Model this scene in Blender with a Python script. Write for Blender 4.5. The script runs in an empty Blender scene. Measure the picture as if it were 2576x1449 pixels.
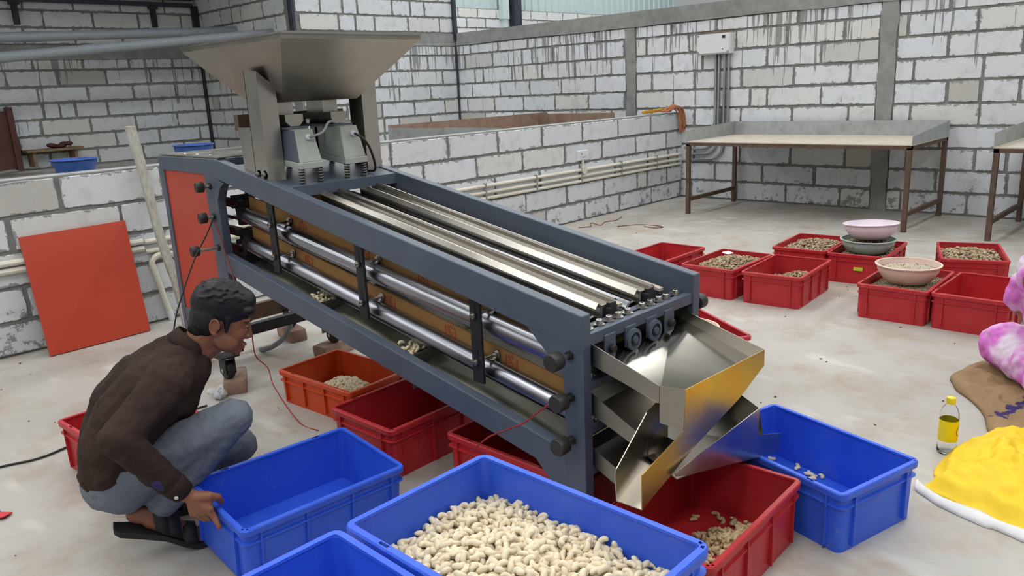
import bpy, bmesh, math, random
from math import sin, cos, pi, radians, sqrt
from mathutils import Vector, Matrix, Euler, noise as mnoise

SC = bpy.context.scene
COL = SC.collection
R = random.Random(7)

# ------------------------------------------------------------------ camera
cam_d = bpy.data.cameras.new('camera')
cam = bpy.data.objects.new('camera', cam_d)
COL.objects.link(cam)
YAW, PITCH, ROLL = radians(-45.4), radians(14.45), radians(-2.75)
fw = Vector((-sin(YAW) * cos(PITCH), cos(YAW) * cos(PITCH), -sin(PITCH)))
rt = Vector((cos(YAW), sin(YAW), 0))
up = rt.cross(fw)
r2 = rt * cos(ROLL) + up * sin(ROLL)
u2 = up * cos(ROLL) - rt * sin(ROLL)
M = Matrix((r2, u2, -fw)).transposed().to_4x4()
M.translation = Vector((0, 0, 1.45))
cam.matrix_world = M
cam_d.sensor_width = 36.0
cam_d.lens = 1960.0 / 2576.0 * 36.0
cam_d.clip_start = 0.05
cam_d.clip_end = 200
SC.camera = cam

# ------------------------------------------------------------------ world, exposure
w = bpy.data.worlds.new('world')
SC.world = w
w.use_nodes = True
bg = w.node_tree.nodes['Background']
bg.inputs[0].default_value = (0.93, 0.97, 1.0, 1)
bg.inputs[1].default_value = 0.34
vs = SC.view_settings
vs.view_transform = 'Standard'
vs.look = 'None'
vs.exposure = 0.0
vs.gamma = 1.0
vs.use_curve_mapping = False
ROOF_LIGHT = 4.4
cy = SC.cycles
cy.max_bounces = 8
cy.diffuse_bounces = 2
cy.glossy_bounces = 2
cy.transmission_bounces = 8
cy.caustics_reflective = False
cy.caustics_refractive = True
cy.use_adaptive_sampling = True
cy.adaptive_threshold = 0.1

# ------------------------------------------------------------------ materials
def lin(c):
    return tuple(((x / 255) / 12.92 if x / 255 <= 0.04045 else ((x / 255 + 0.055) / 1.055) ** 2.4) for x in c) + (1.0,)

class NT:
    def __init__(s, name):
        s.m = bpy.data.materials.new(name)
        s.m.use_nodes = True
        s.t = s.m.node_tree
        s.b = s.t.nodes['Principled BSDF']
    def n(s, typ, **kw):
        nd = s.t.nodes.new(typ)
        for k, v in kw.items():
            if k.startswith('i_'):
                nd.inputs[k[2:].replace('_', ' ')].default_value = v
            else:
                setattr(nd, k, v)
        return nd
    def l(s, a, b):
        s.t.links.new(a, b)
    def mix(s, fac, a, b, mode='MIX'):
        nd = s.t.nodes.new('ShaderNodeMix')
        nd.data_type = 'RGBA'
        nd.blend_type = mode
        for sock, v in ((nd.inputs[0], fac), (nd.inputs[6], a), (nd.inputs[7], b)):
            if hasattr(v, 'links'):
                s.l(v, sock)
            else:
                sock.default_value = v
        return nd.outputs[2]
    def ramp(s, src, p0, p1, c0=(0, 0, 0, 1), c1=(1, 1, 1, 1)):
        nd = s.t.nodes.new('ShaderNodeValToRGB')
        nd.color_ramp.elements[0].position = p0
        nd.color_ramp.elements[1].position = p1
        nd.color_ramp.elements[0].color = c0
        nd.color_ramp.elements[1].color = c1
        s.l(src, nd.inputs[0])
        return nd.outputs[0]
    def math(s, op, a, b=0.0, c=None):
        nd = s.t.nodes.new('ShaderNodeMath')
        nd.operation = op
        for i, v in enumerate((a, b) if c is None else (a, b, c)):
            if hasattr(v, 'links'):
                s.l(v, nd.inputs[i])
            else:
                nd.inputs[i].default_value = v
        return nd.outputs[0]
    def noise(s, vec, scale, detail=3, rough=0.55, stretch=None):
        if stretch:
            mp = s.t.nodes.new('ShaderNodeMapping')
            mp.inputs['Scale'].default_value = stretch
            s.l(vec, mp.inputs[0])
            vec = mp.outputs[0]
        nd = s.t.nodes.new('ShaderNodeTexNoise')
        nd.inputs['Scale'].default_value = scale
        nd.inputs['Detail'].default_value = detail
        nd.inputs['Roughness'].default_value = rough
        s.l(vec, nd.inputs['Vector'])
        return nd.outputs['Fac']
    def bump(s, h, strength=0.3, dist=0.005):
        nd = s.t.nodes.new('ShaderNodeBump')
        nd.inputs['Strength'].default_value = strength
        nd.inputs['Distance'].default_value = dist
        s.l(h, nd.inputs['Height'])
        s.l(nd.outputs[0], s.b.inputs['Normal'])
    def pos(s):
        return s.t.nodes.new('ShaderNodeNewGeometry').outputs['Position']
    def obj(s):
        return s.t.nodes.new('ShaderNodeTexCoord').outputs['Object']
    def rand(s):
        return s.t.nodes.new('ShaderNodeObjectInfo').outputs['Random']
    def island(s):
        return s.t.nodes.new('ShaderNodeNewGeometry').outputs['Random Per Island']
    def base(s, v):
        if hasattr(v, 'links'):
            s.l(v, s.b.inputs['Base Color'])
        else:
            s.b.inputs['Base Color'].default_value = v
    def set(s, **kw):
        for k, v in kw.items():
            s.b.inputs[k.replace('_', ' ')].default_value = v

MAT = {}
def simple(name, rgb, rough=0.5, metal=0.0, var=0.12, scale=14.0, bump=0.0, bscale=120, spec=0.5, dirt=None, dirt_amt=0.5, stretch=None, objspace=True):
    k = NT(name)
    v = k.obj() if objspace else k.pos()
    f = k.noise(v, scale, 2, stretch=stretch)
    c = lin(rgb)
    dark = tuple(x * (1 - var) for x in c[:3]) + (1,)
    lite = tuple(min(1, x * (1 + var)) for x in c[:3]) + (1,)
    out = k.mix(k.ramp(f, 0.3, 0.7), dark, lite)
    if dirt:
        d = k.noise(v, scale * 0.45, 3, 0.65)
        out = k.mix(k.math('MULTIPLY', k.ramp(d, 0.5, 0.72), dirt_amt), out, lin(dirt))
    k.base(out)
    k.set(Roughness=rough, Metallic=metal, Specular_IOR_Level=spec)
    if bump:
        k.bump(k.noise(v, bscale, 3), bump, 0.002)
    MAT[name] = k.m
    return k

def mat_block():
    k = NT('aerated_block')
    p = k.pos(); o = k.obj(); rnd = k.rand()
    tone = k.ramp(rnd, 0.0, 1.0)
    nd = tone.node
    nd.color_ramp.elements[0].color = lin((192, 190, 182))
    nd.color_ramp.elements[1].color = lin((232, 235, 238))
    for pp, c in ((0.03, (198, 196, 190)), (0.06, (216, 219, 222)), (0.5, (222, 226, 231)), (0.96, (220, 218, 212)), (0.98, (222, 226, 231))):
        e = nd.color_ramp.elements.new(pp); e.color = lin(c)
    f = k.noise(p, 9, 3, 0.65)
    c1 = k.mix(k.math('MULTIPLY', k.ramp(f, 0.5, 0.8), 0.6), tone, lin((184, 186, 186)))
    # mortar smears creeping in from the joints
    sep = k.n('ShaderNodeSeparateXYZ'); k.l(o, sep.inputs[0])
    ex = k.math('SUBTRACT', 0.3, k.math('ABSOLUTE', sep.outputs[0]))
    ez = k.math('SUBTRACT', 0.1, k.math('ABSOLUTE', sep.outputs[2]))
    e = k.math('MINIMUM', ex, ez)
    sm = k.noise(p, 16, 4, 0.7)
    lim = k.math('MULTIPLY', k.math('MAXIMUM', k.math('SUBTRACT', sm, 0.47), 0.0), 0.13)
    fac = k.math('LESS_THAN', e, lim)
    c2 = k.mix(k.math('MULTIPLY', fac, 0.85), c1, lin((142, 144, 141)))
    # cement drips run down from the concrete band
    sp = k.n('ShaderNodeSeparateXYZ'); k.l(p, sp.inputs[0])
    st = k.noise(p, 1.0, 2, 0.6, stretch=(26, 26, 1.1))
    big = k.noise(p, 0.9, 2, 0.5)
    depth = k.math('SUBTRACT', 2.13, sp.outputs[2])
    thr = k.math('ADD', 0.56, k.math('MULTIPLY', depth, 0.16))
    thr = k.math('SUBTRACT', thr, k.math('MULTIPLY', k.math('SUBTRACT', big, 0.5), 0.35))
    drip = k.math('MULTIPLY', k.math('GREATER_THAN', st, thr), k.math('MULTIPLY', k.math('GREATER_THAN', depth, -0.02), k.math('LESS_THAN', depth, 1.0)))
    c3 = k.mix(k.math('MULTIPLY', drip, 0.75), c2, lin((118, 121, 119)))
    # splashed dirt near the floor
    dn = k.noise(p, 9, 5, 0.75)
    low = k.math('SUBTRACT', k.math('ADD', 0.50, k.math('MULTIPLY', big, 0.34)), k.math('MULTIPLY', k.math('SUBTRACT', 0.36, sp.outputs[2]), 0.30))
    spl = k.math('GREATER_THAN', dn, low)
    spl = k.math('MULTIPLY', spl, k.math('LESS_THAN', sp.outputs[2], 0.5))
    c4 = k.mix(k.math('MULTIPLY', spl, 0.6), c3, lin((84, 84, 80)))
    k.base(c4)
    k.set(Roughness=0.9, Specular_IOR_Level=0.2)
    k.bump(k.noise(p, 70, 1, 0.7), 0.35, 0.003)
    MAT['block'] = k.m
mat_block()

def mat_mortar(name, rgb):
    k = NT(name)
    p = k.pos()
    f = k.noise(p, 7, 4, 0.7)
    g = k.noise(p, 1.1, 3, 0.6)
    c = k.mix(k.ramp(f, 0.3, 0.7), tuple(x * .78 for x in lin(rgb)[:3]) + (1,), tuple(x * 1.15 for x in lin(rgb)[:3]) + (1,))
    c = k.mix(k.math('MULTIPLY', k.ramp(g, 0.5, 0.75), 0.35), c, lin((92, 95, 92)))
    k.base(c)
    k.set(Roughness=0.92, Specular_IOR_Level=0.2)
    k.bump(k.noise(p, 45, 2, 0.75), 0.6, 0.006)
    MAT[name] = k.m
mat_mortar('mortar', (136, 138, 134))
mat_mortar('concrete_band', (150, 152, 148))

def mat_floor():
    k = NT('concrete_floor')
    p = k.pos()
    a = k.noise(p, 0.55, 3, 0.62)
    b = k.noise(p, 3.2, 5, 0.65)
    c = k.noise(p, 30, 1, 0.7)
    col = k.mix(k.ramp(a, 0.35, 0.68), lin((172, 168, 160)), lin((192, 188, 181)))
    col = k.mix(k.math('MULTIPLY', k.ramp(b, 0.46, 0.72), 0.75), col, lin((160, 140, 116)))
    d = k.noise(p, 1.4, 3, 0.6)
    col = k.mix(k.math('MULTIPLY', k.ramp(d, 0.55, 0.75), 0.45), col, lin((160, 160, 155)))
    d2 = k.noise(p, 4.6, 2, 0.6, stretch=(1, .45, 1))
    col = k.mix(k.math('MULTIPLY', k.ramp(d2, 0.6, 0.72), 0.4), col, lin((224, 222, 216)))
    sp = k.noise(p, 75, 2, 0.5)
    col = k.mix(k.math('MULTIPLY', k.ramp(sp, 0.74, 0.78), 0.6), col, lin((96, 84, 70)))
    k.base(col)
    r = k.ramp(b, 0.3, 0.7, (0.42,) * 3 + (1,), (0.62,) * 3 + (1,))
    k.l(r, k.b.inputs['Roughness'])
    k.set(Specular_IOR_Level=0.35)
    k.bump(c, 0.08, 0.003)
    MAT['floor'] = k.m
mat_floor()

def mat_plastic(name, rgb, light):
    k = NT(name)
    o = k.obj()
    f = k.noise(o, 7, 4, 0.6)
    c = k.mix(k.ramp(f, 0.35, 0.75), lin(rgb), lin(light))
    s = k.noise(o, 18, 5, 0.7)
    c = k.mix(k.math('MULTIPLY', k.ramp(s, 0.6, 0.8), 0.25), c, lin((170, 160, 155)))
    k.base(c)
    k.set(Roughness=0.42, Specular_IOR_Level=0.45)
    MAT[name] = k.m
mat_plastic('blue_plastic', (48, 92, 220), (60, 106, 226))
mat_plastic('red_plastic', (182, 36, 44), (192, 48, 54))
mat_plastic('orange_plastic', (202, 66, 22), (206, 76, 30))

def mat_steel(name, rgb, rough, tint=None, aniso=None, var=0.16):
    k = NT(name)
    o = k.obj()
    f = k.noise(o, 5, 2, 0.5)
    c = k.mix(k.ramp(f, 0.35, 0.7), tuple(x * (1 - var) for x in lin(rgb)[:3]) + (1,), lin(rgb))
    if tint:
        g = k.noise(o, 6, 3, 0.5)
        c = k.mix(k.math('MULTIPLY', k.ramp(g, 0.42, 0.70), 0.7), c, lin(tint))
    k.base(c)
    k.set(Metallic=1.0)
    rr = k.ramp(k.noise(o, 3, 2, 0.5, stretch=aniso), 0.3, 0.7, (rough * .75,) * 3 + (1,), (rough * 1.3,) * 3 + (1,))
    k.l(rr, k.b.inputs['Roughness'])
    MAT[name] = k.m
mat_steel('stainless', (196, 190, 180), 0.27)
mat_steel('stainless_dull', (168, 162, 152), 0.36)
mat_steel('stainless_film', (186, 170, 128), 0.30, tint=(206, 158, 36))
mat_steel('chrome', (172, 172, 178), 0.24, var=0.08, aniso=(1, .2, 1))
mat_steel('stainless_bright', (206, 200, 188), 0.14, var=0.06)
mat_steel('galvanised', (184, 188, 190), 0.5, tint=(160, 158, 150))
mat_steel('bolt_steel', (190, 186, 176), 0.28)
mat_steel('dusty_steel', (140, 138, 128), 0.4, tint=(150, 146, 128))

simple('machine_paint', (82, 91, 105), 0.42, var=0.07, scale=6, dirt=(105, 112, 122), dirt_amt=0.35)
simple('red_paint', (184, 66, 44), 0.38, var=0.04, scale=3, objspace=True)
simple('dark_steel', (44, 44, 46), 0.5, 0.3, var=0.2)
simple('black_rubber', (26, 26, 27), 0.6)
simple('knob_iron', (70, 66, 62), 0.5, 0.6, var=0.2)
simple('fibreboard', (166, 122, 70), 0.8, var=0.08, scale=30)
simple('print_red', (176, 58, 42), 0.8)
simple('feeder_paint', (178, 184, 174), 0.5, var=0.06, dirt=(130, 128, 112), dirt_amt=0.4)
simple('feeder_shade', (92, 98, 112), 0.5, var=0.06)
simple('spring_steel', (120, 116, 108), 0.35, 0.9)
simple('rusty_steel', (96, 78, 66), 0.65, 0.2, var=0.25, dirt=(120, 80, 58), dirt_amt=0.6)
simple('tray_zinc', (176, 180, 180), 0.5, 0.35, var=0.08, dirt=(142, 136, 126), dirt_amt=0.6)
simple('tray_dusty', (196, 186, 170), 0.8, 0.0, var=0.08, dirt=(160, 148, 128), dirt_amt=0.5)
simple('tray_rust', (150, 128, 112), 0.75, 0.1, var=0.15, dirt=(128, 92, 74), dirt_amt=0.7)
simple('pvc_grey', (138, 145, 150), 0.5, var=0.06)
simple('pvc_cream', (226, 220, 204), 0.5, var=0.05, dirt=(190, 180, 160), dirt_amt=0.4)
simple('white_plastic', (226, 226, 228), 0.45, var=0.03)
simple('steel_post', (58, 62, 74), 0.5, 0.3, var=0.15)
simple('siding', (196, 214, 214), 0.5, var=0.04)
simple('roof_metal', (150, 156, 158), 0.6, 0.2, var=0.05)
simple('clay_brick', (150, 122, 106), 0.9, var=0.2, bump=0.4, dirt=(190, 182, 172), dirt_amt=0.6)
simple('stick_wood', (176, 172, 162), 0.9, var=0.2, stretch=(6, 6, 1), dirt=(120, 116, 106), dirt_amt=0.7, bump=0.4)
simple('hose_grey', (140, 146, 150), 0.5)
simple('cable_black', (28, 28, 30), 0.5)
simple('cable_grey', (150, 152, 148), 0.5)
simple('wire_red', (150, 44, 40), 0.5)
simple('wire_rust', (120, 66, 50), 0.7)
simple('rope_orange', (188, 118, 82), 0.85, var=0.2, scale=60)
simple('bamboo_yellow', (206, 150, 40), 0.7, var=0.2)
simple('bowl_pink', (240, 226, 234), 0.4, var=0.03)
simple('bowl_green', (176, 200, 192), 0.4, var=0.05)
simple('bowl_beige', (232, 204, 188), 0.45, var=0.05)
simple('tub_blue', (70, 104, 178), 0.5, var=0.08)
simple('lime_tag', (198, 214, 70), 0.6, var=0.03)
simple('paper', (232, 232, 230), 0.8)
simple('paper_red', (206, 60, 64), 0.7)
simple('paper_blue', (52, 140, 206), 0.7)
simple('door_red', (86, 48, 42), 0.6, var=0.15)
simple('plank_wood', (136, 112, 88), 0.85, var=0.2)
simple('skin', (136, 86, 62), 0.48, var=0.07, scale=25, bump=0.05, bscale=300)
simple('lip', (132, 78, 68), 0.42)
simple('nail', (176, 132, 112), 0.35)
simple('eye_white', (178, 162, 152), 0.25, var=0.02)
simple('eye_dark', (26, 18, 15), 0.2)
simple('brow_hair', (24, 20, 19), 0.6)
simple('button', (226, 224, 216), 0.35)
simple('sandal', (34, 33, 33), 0.75, var=0.15, bump=0.3)
simple('cuff_lining', (46, 34, 84), 0.8)
simple('yellow_sheet', (244, 204, 26), 0.6, var=0.06, bump=0.15, bscale=300)
simple('white_sheet', (226, 224, 222), 0.7, var=0.05)
simple('cap_yellow', (232, 208, 40), 0.4)
simple('label_yellow', (240, 214, 10), 0.4, var=0.02)
simple('label_red', (206, 70, 30), 0.5)

def mat_fabric(name, c0, c1, scale=7, weave=700, rough=0.92):
    k = NT(name)
    o = k.obj()
    f = k.noise(o, scale, 4, 0.6)
    fine = k.noise(o, 240, 2)
    c = k.mix(k.ramp(f, 0.35, 0.7), lin(c0), lin(c1))
    c = k.mix(k.math('MULTIPLY', k.ramp(fine, 0.45, 0.7), 0.25), c, tuple(x * 1.5 for x in lin(c1)[:3]) + (1,))
    k.base(c)
    k.set(Roughness=rough, Specular_IOR_Level=0.2)
    k.bump(k.noise(o, weave, 2), 0.25, 0.001)
    MAT[name] = k.m
mat_fabric('shirt_brown', (50, 38, 34), (62, 48, 42))
mat_fabric('trouser_grey', (100, 106, 116), (122, 128, 137), 5)
mat_fabric('burlap', (142, 116, 86), (162, 136, 102), 6, 400)
def sack_print():
    m_ = MAT['burlap']; t = m_.node_tree; b_ = t.nodes['Principled BSDF']
    src = b_.inputs['Base Color'].links[0].from_socket
    k = NT.__new__(NT); k.m = m_; k.t = t; k.b = b_
    p = k.pos()
    sp = k.n('ShaderNodeSeparateXYZ'); k.l(p, sp.inputs[0])
    # a smudged stripe of violet paint across the sack
    u_ = k.math('ADD', k.math('MULTIPLY', k.math('SUBTRACT', sp.outputs[0], 3.60), 0.29), k.math('MULTIPLY', k.math('SUBTRACT', sp.outputs[1], 0.645), 0.957))
    d_ = k.math('ABSOLUTE', u_)
    lim = k.math('MULTIPLY', k.math('SUBTRACT', k.noise(p, 26, 4, 0.7), 0.36), 0.16)
    inx = k.math('MULTIPLY', k.math('GREATER_THAN', sp.outputs[0], 3.50), k.math('LESS_THAN', sp.outputs[0], 3.95))
    k.base(k.mix(k.math('MULTIPLY', k.math('LESS_THAN', d_, lim), inx), src, lin((66, 54, 104))))
sack_print()

def mat_hair():
    k = NT('hair_black')
    o = k.obj()
    f = k.noise(o, 60, 4, 0.7, stretch=(0.25, 1, 0.5))
    k.base(k.mix(f, (0.004, 0.004, 0.005, 1), (0.016, 0.016, 0.019, 1)))
    k.set(Roughness=0.5, Specular_IOR_Level=0.35)
    k.bump(f, 0.8, 0.006)
    MAT['hair'] = k.m
mat_hair()

def mat_tie_dye():
    k = NT('pink_tie_dye')
    o = k.obj()
    f = k.noise(o, 5.5, 3, 0.5)
    k.base(k.mix(k.ramp(f, 0.48, 0.62), lin((218, 122, 206)), lin((230, 212, 228))))
    k.set(Roughness=0.9, Specular_IOR_Level=0.2)
    k.bump(k.noise(o, 300, 2), 0.2, 0.001)
    MAT['tie_dye'] = k.m
mat_tie_dye()

def mat_nut(name, a, b, c, dark=None):
    k = NT(name)
    src = k.math('FRACT', k.math('ADD', k.rand(), k.island()))
    col = k.ramp(src, 0.0, 1.0, lin(a), lin(c))
    e = col.node.color_ramp.elements.new(0.5); e.color = lin(b)
    if dark:
        f = k.noise(k.pos(), 60, 3)
        col = k.mix(k.ramp(f, 0.5, 0.62), col, lin(dark))
    k.base(col)
    k.set(Roughness=0.55, Specular_IOR_Level=0.35)
    MAT[name] = k.m
mat_nut('cashew_cream', (226, 208, 172), (238, 224, 194), (232, 215, 182))
mat_nut('cashew_tan', (190, 164, 122), (206, 184, 146), (180, 150, 108))
mat_nut('cashew_raw', (190, 172, 138), (150, 122, 92), (206, 190, 158), dark=(104, 82, 64))
simple('nut_bed', (150, 126, 92), 0.9, var=0.2, scale=60)
simple('nut_bed_dark', (92, 76, 60), 0.9, var=0.3, scale=60)
simple('grit', (186, 172, 150), 0.95, var=0.3, scale=160, bump=0.8, bscale=220)

k = NT('clear_plastic')
k.base((0.97, 0.98, 0.98, 1)); k.set(Roughness=0.06, Transmission_Weight=1.0, IOR=1.15)
MAT['clear'] = k.m
k = NT('film_bag')
k.base((0.9, 0.92, 0.94, 1)); k.set(Roughness=0.3, Transmission_Weight=0.5, IOR=1.2)
MAT['film_bag'] = k.m
k = NT('roof_light')
k.base((0.8, 0.8, 0.8, 1)); k.b.inputs['Emission Color'].default_value = (0.97, 0.99, 1.0, 1); k.b.inputs['Emission Strength'].default_value = ROOF_LIGHT
MAT['roof_light'] = k.m

# ------------------------------------------------------------------ mesh helpers
class MB:
    def __init__(s):
        s.v = []; s.f = []
    def add(s, vs_, fs_):
        n = len(s.v)
        s.v += [tuple(x) for x in vs_]
        s.f += [tuple(i + n for i in q) for q in fs_]
        return s
    def box(s, c, d, rot=None):
        c = Vector(c); h = Vector(d) / 2
        vs_ = []
        for dz in (-1, 1):
            for dx, dy in ((-1, -1), (1, -1), (1, 1), (-1, 1)):
                p = Vector((dx * h.x, dy * h.y, dz * h.z))
                if rot:
                    p = rot @ p
                vs_.append(c + p)
        return s.add(vs_, [(3, 2, 1, 0), (4, 5, 6, 7), (0, 1, 5, 4), (1, 2, 6, 5), (2, 3, 7, 6), (3, 0, 4, 7)])
    def bb(s, x0, x1, y0, y1, z0, z1):
        return s.box(((x0 + x1) / 2, (y0 + y1) / 2, (z0 + z1) / 2), (x1 - x0, y1 - y0, z1 - z0))
    def bar(s, a, b, wd, ht, upv=(0, 0, 1)):
        a = Vector(a); b = Vector(b); d = b - a
        z = d.normalized(); x = Vector(upv).cross(z)
        if x.length < 1e-4:
            x = Vector((1, 0, 0))
        x.normalize(); y = z.cross(x)
        rot = Matrix((x, y, z)).transposed()
        return s.box((a + b) / 2, (wd, ht, d.length), rot)
    def prism(s, poly, off):
        """extrude the 3D polygon by the vector off"""
        off = Vector(off); n = len(poly)
        vs_ = [Vector(p) for p in poly] + [Vector(p) + off for p in poly]
        fs_ = [tuple(range(n))[::-1], tuple(range(n, 2 * n))]
        for i in range(n):
            j = (i + 1) % n
            fs_.append((i, j, n + j, n + i))
        return s.add(vs_, fs_)
    def loft(s, loops, closed=True, cap=True):
        n = len(loops[0]); vs_ = [p for lp in loops for p in lp]; fs_ = []
        for a in range(len(loops) - 1):
            for i in range(n if closed else n - 1):
                j = (i + 1) % n
                fs_.append((a * n + i, a * n + j, (a + 1) * n + j, (a + 1) * n + i))
        if cap:
            fs_.append(tuple(range(n))[::-1])
            fs_.append(tuple(range((len(loops) - 1) * n, len(loops) * n)))
        return s.add(vs_, fs_)
    def tube(s, path, r, seg=8, cap=True):
        path = [Vector(p) for p in path]
        rs = r if isinstance(r, (list, tuple)) else [r] * len(path)
        loops = []; ref = None
        for i, p in enumerate(path):
            d = (path[min(i + 1, len(path) - 1)] - path[max(i - 1, 0)]).normalized()
            if ref is None:
                ref = Vector((0, 0, 1)) if abs(d.z) < 0.9 else Vector((1, 0, 0))
            x = (ref - d * ref.dot(d)).normalized(); ref = x
            y = d.cross(x)
            loops.append([p + (x * cos(2 * pi * k_ / seg) + y * sin(2 * pi * k_ / seg)) * rs[i] for k_ in range(seg)])
        return s.loft(loops, True, cap)
    def lathe(s, prof, c=(0, 0, 0), seg=24, rot=None, cap=True):
        c = Vector(c); loops = []
        for r_, z_ in prof:
            lp = []
            for i in range(seg):
                p = Vector((r_ * cos(2 * pi * i / seg), r_ * sin(2 * pi * i / seg), z_))
                if rot:
                    p = rot @ p
                lp.append(c + p)
            loops.append(lp)
        return s.loft(loops, True, cap)
    def capsule(s, a, ra, b, rb, seg=14, rings=5):
        a = Vector(a); b = Vector(b); d = b - a
        if d.length < 1e-6:
            d = Vector((0, 0, 1e-4))
        z = d.normalized()
        x = z.cross(Vector((0, 0, 1)) if abs(z.z) < 0.9 else Vector((1, 0, 0))).normalized(); y = z.cross(x)
        loops = []
        for i in range(rings + 1):
            t = -pi / 2 + (pi / 2) * (i + 0.15) / (rings + 0.15)
            loops.append((a + z * ra * sin(t), ra * cos(t)))
        for i in range(rings + 1):
            t = (pi / 2) * i / (rings + 0.15)
            loops.append((b + z * rb * sin(t), rb * cos(t)))
        return s.loft([[c + (x * cos(2 * pi * k_ / seg) + y * sin(2 * pi * k_ / seg)) * r_ for k_ in range(seg)] for c, r_ in loops])
    def ellipsoid(s, c, rad, rot=None, seg=16, rings=10):
        c = Vector(c); loops = []
        for i in range(rings + 1):
            t = -pi / 2 + pi * (i + 0.2) / (rings + 0.4)
            lp = []
            for k_ in range(seg):
                p = Vector((rad[0] * cos(t) * cos(2 * pi * k_ / seg), rad[1] * cos(t) * sin(2 * pi * k_ / seg), rad[2] * sin(t)))
                if rot:
                    p = rot @ p
                lp.append(c + p)
            loops.append(lp)
        return s.loft(loops)
    def xform(s, mat):
        s.v = [tuple(mat @ Vector(p)) for p in s.v]
        return s
    def mesh(s, name, org=(0, 0, 0)):
        o = Vector(org)
        me = bpy.data.meshes.new(name)
        me.from_pydata([tuple(Vector(p) - o) for p in s.v], [], s.f)
        me.validate()
        return me
    def build(s, name, mat, parent=None, org=None, smooth=False, bevel=0.0, angle=35, fix=True):
        if org is None:
            org = parent.location if parent is not None and parent.get('world_built') else (0, 0, 0)
            pp = parent
            if parent is not None and parent.parent is not None and parent.parent.get('world_built'):
                org = parent.parent.location
        me = s.mesh(name, org)
        if fix:
            bm = bmesh.new(); bm.from_mesh(me)
            bmesh.ops.recalc_face_normals(bm, faces=bm.faces)
            bm.to_mesh(me); bm.free()
        return link(name, me, mat, parent, smooth, bevel, angle)

def link(name, me, mat, parent=None, smooth=False, bevel=0.0, angle=35):
    o = bpy.data.objects.new(name, me)
    COL.objects.link(o)
    if mat:
        me.materials.clear()
        me.materials.append(MAT[mat])
    if smooth:
        for p in me.polygons:
            p.use_smooth = True
        if smooth == 'auto':
            try:
                me.set_sharp_from_angle(angle=radians(angle))
            except Exception:
                pass
    if bevel:
        b = o.modifiers.new('bevel', 'BEVEL'); b.width = bevel; b.segments = 2; b.limit_method = 'ANGLE'; b.angle_limit = radians(40)
    if parent is not None:
        o.parent = parent
    return o

def tag(o, label=None, cat=None, group=None, kind=None):
    if label: o['label'] = label
    if cat: o['category'] = cat
    if group: o['group'] = group
    if kind: o['kind'] = kind
    return o

def thing(name, loc, label, cat, group=None, rot=(0, 0, 0), world_built=False):
    o = bpy.data.objects.new(name, None)
    o.empty_display_size = 0.1
    COL.objects.link(o)
    o.location = loc; o.rotation_euler = rot
    if world_built: o['world_built'] = 1
    return tag(o, label, cat, group)

def copy_tree(o, parent=None):
    c = o.copy(); COL.objects.link(c); c.parent = parent
    for ch in list(o.children):
        copy_tree(ch, c)
    return c

def rrect(lx, ly, r, z, seg=4):
    pts = []
    for cx, cy, a0 in ((lx / 2 - r, ly / 2 - r, 0), (-lx / 2 + r, ly / 2 - r, 90), (-lx / 2 + r, -ly / 2 + r, 180), (lx / 2 - r, -ly / 2 + r, 270)):
        for i in range(seg + 1):
            a = radians(a0 + 90 * i / seg)
            pts.append((cx + r * cos(a), cy + r * sin(a), z))
    return pts

def smoothed(pts, n=6):
    """Catmull-Rom through the points"""
    pts = [Vector(p) for p in pts]; out = []
    for i in range(len(pts) - 1):
        p0 = pts[max(i - 1, 0)]; p1 = pts[i]; p2 = pts[i + 1]; p3 = pts[min(i + 2, len(pts) - 1)]
        for k_ in range(n):
            t = k_ / n
            out.append(0.5 * ((2 * p1) + (p2 - p0) * t + (2 * p0 - 5 * p1 + 4 * p2 - p3) * t * t + (3 * p1 - p0 - 3 * p2 + p3) * t ** 3))
    out.append(pts[-1])
    return out

# ------------------------------------------------------------------ setting: floor, roof, walls
fl = MB().bb(-8, 22, -8, 22, -0.12, 0).build('floor', 'floor')
tag(fl, kind='structure')

# shed roof with translucent daylight sheets
rz = 6.4
STRIPS = [(-3.8, -2.3), (0.2, 1.7), (4.2, 5.7), (8.2, 9.7), (12.2, 13.7)]
roof_o = MB()
edges = [-8.0] + [e for s_ in STRIPS for e in s_] + [20.0]
for i in range(0, len(edges), 2):
    roof_o.bb(-8, 20, edges[i], edges[i + 1], rz, rz + 0.05)
roof = roof_o.build('ceiling', 'roof_metal'); tag(roof, kind='structure')
for y0, y1 in STRIPS:
    MB().bb(-8, 20, y0, y1, rz + 0.01, rz + 0.03).build('roof_light', 'roof_light', roof)
    for x in range(-7, 20, 3):
        MB().bb(x - .04, x + .04, y0 - .05, y1 + .05, rz - 0.09, rz - 0.01).build('purlin', 'steel_post', roof)

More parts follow.
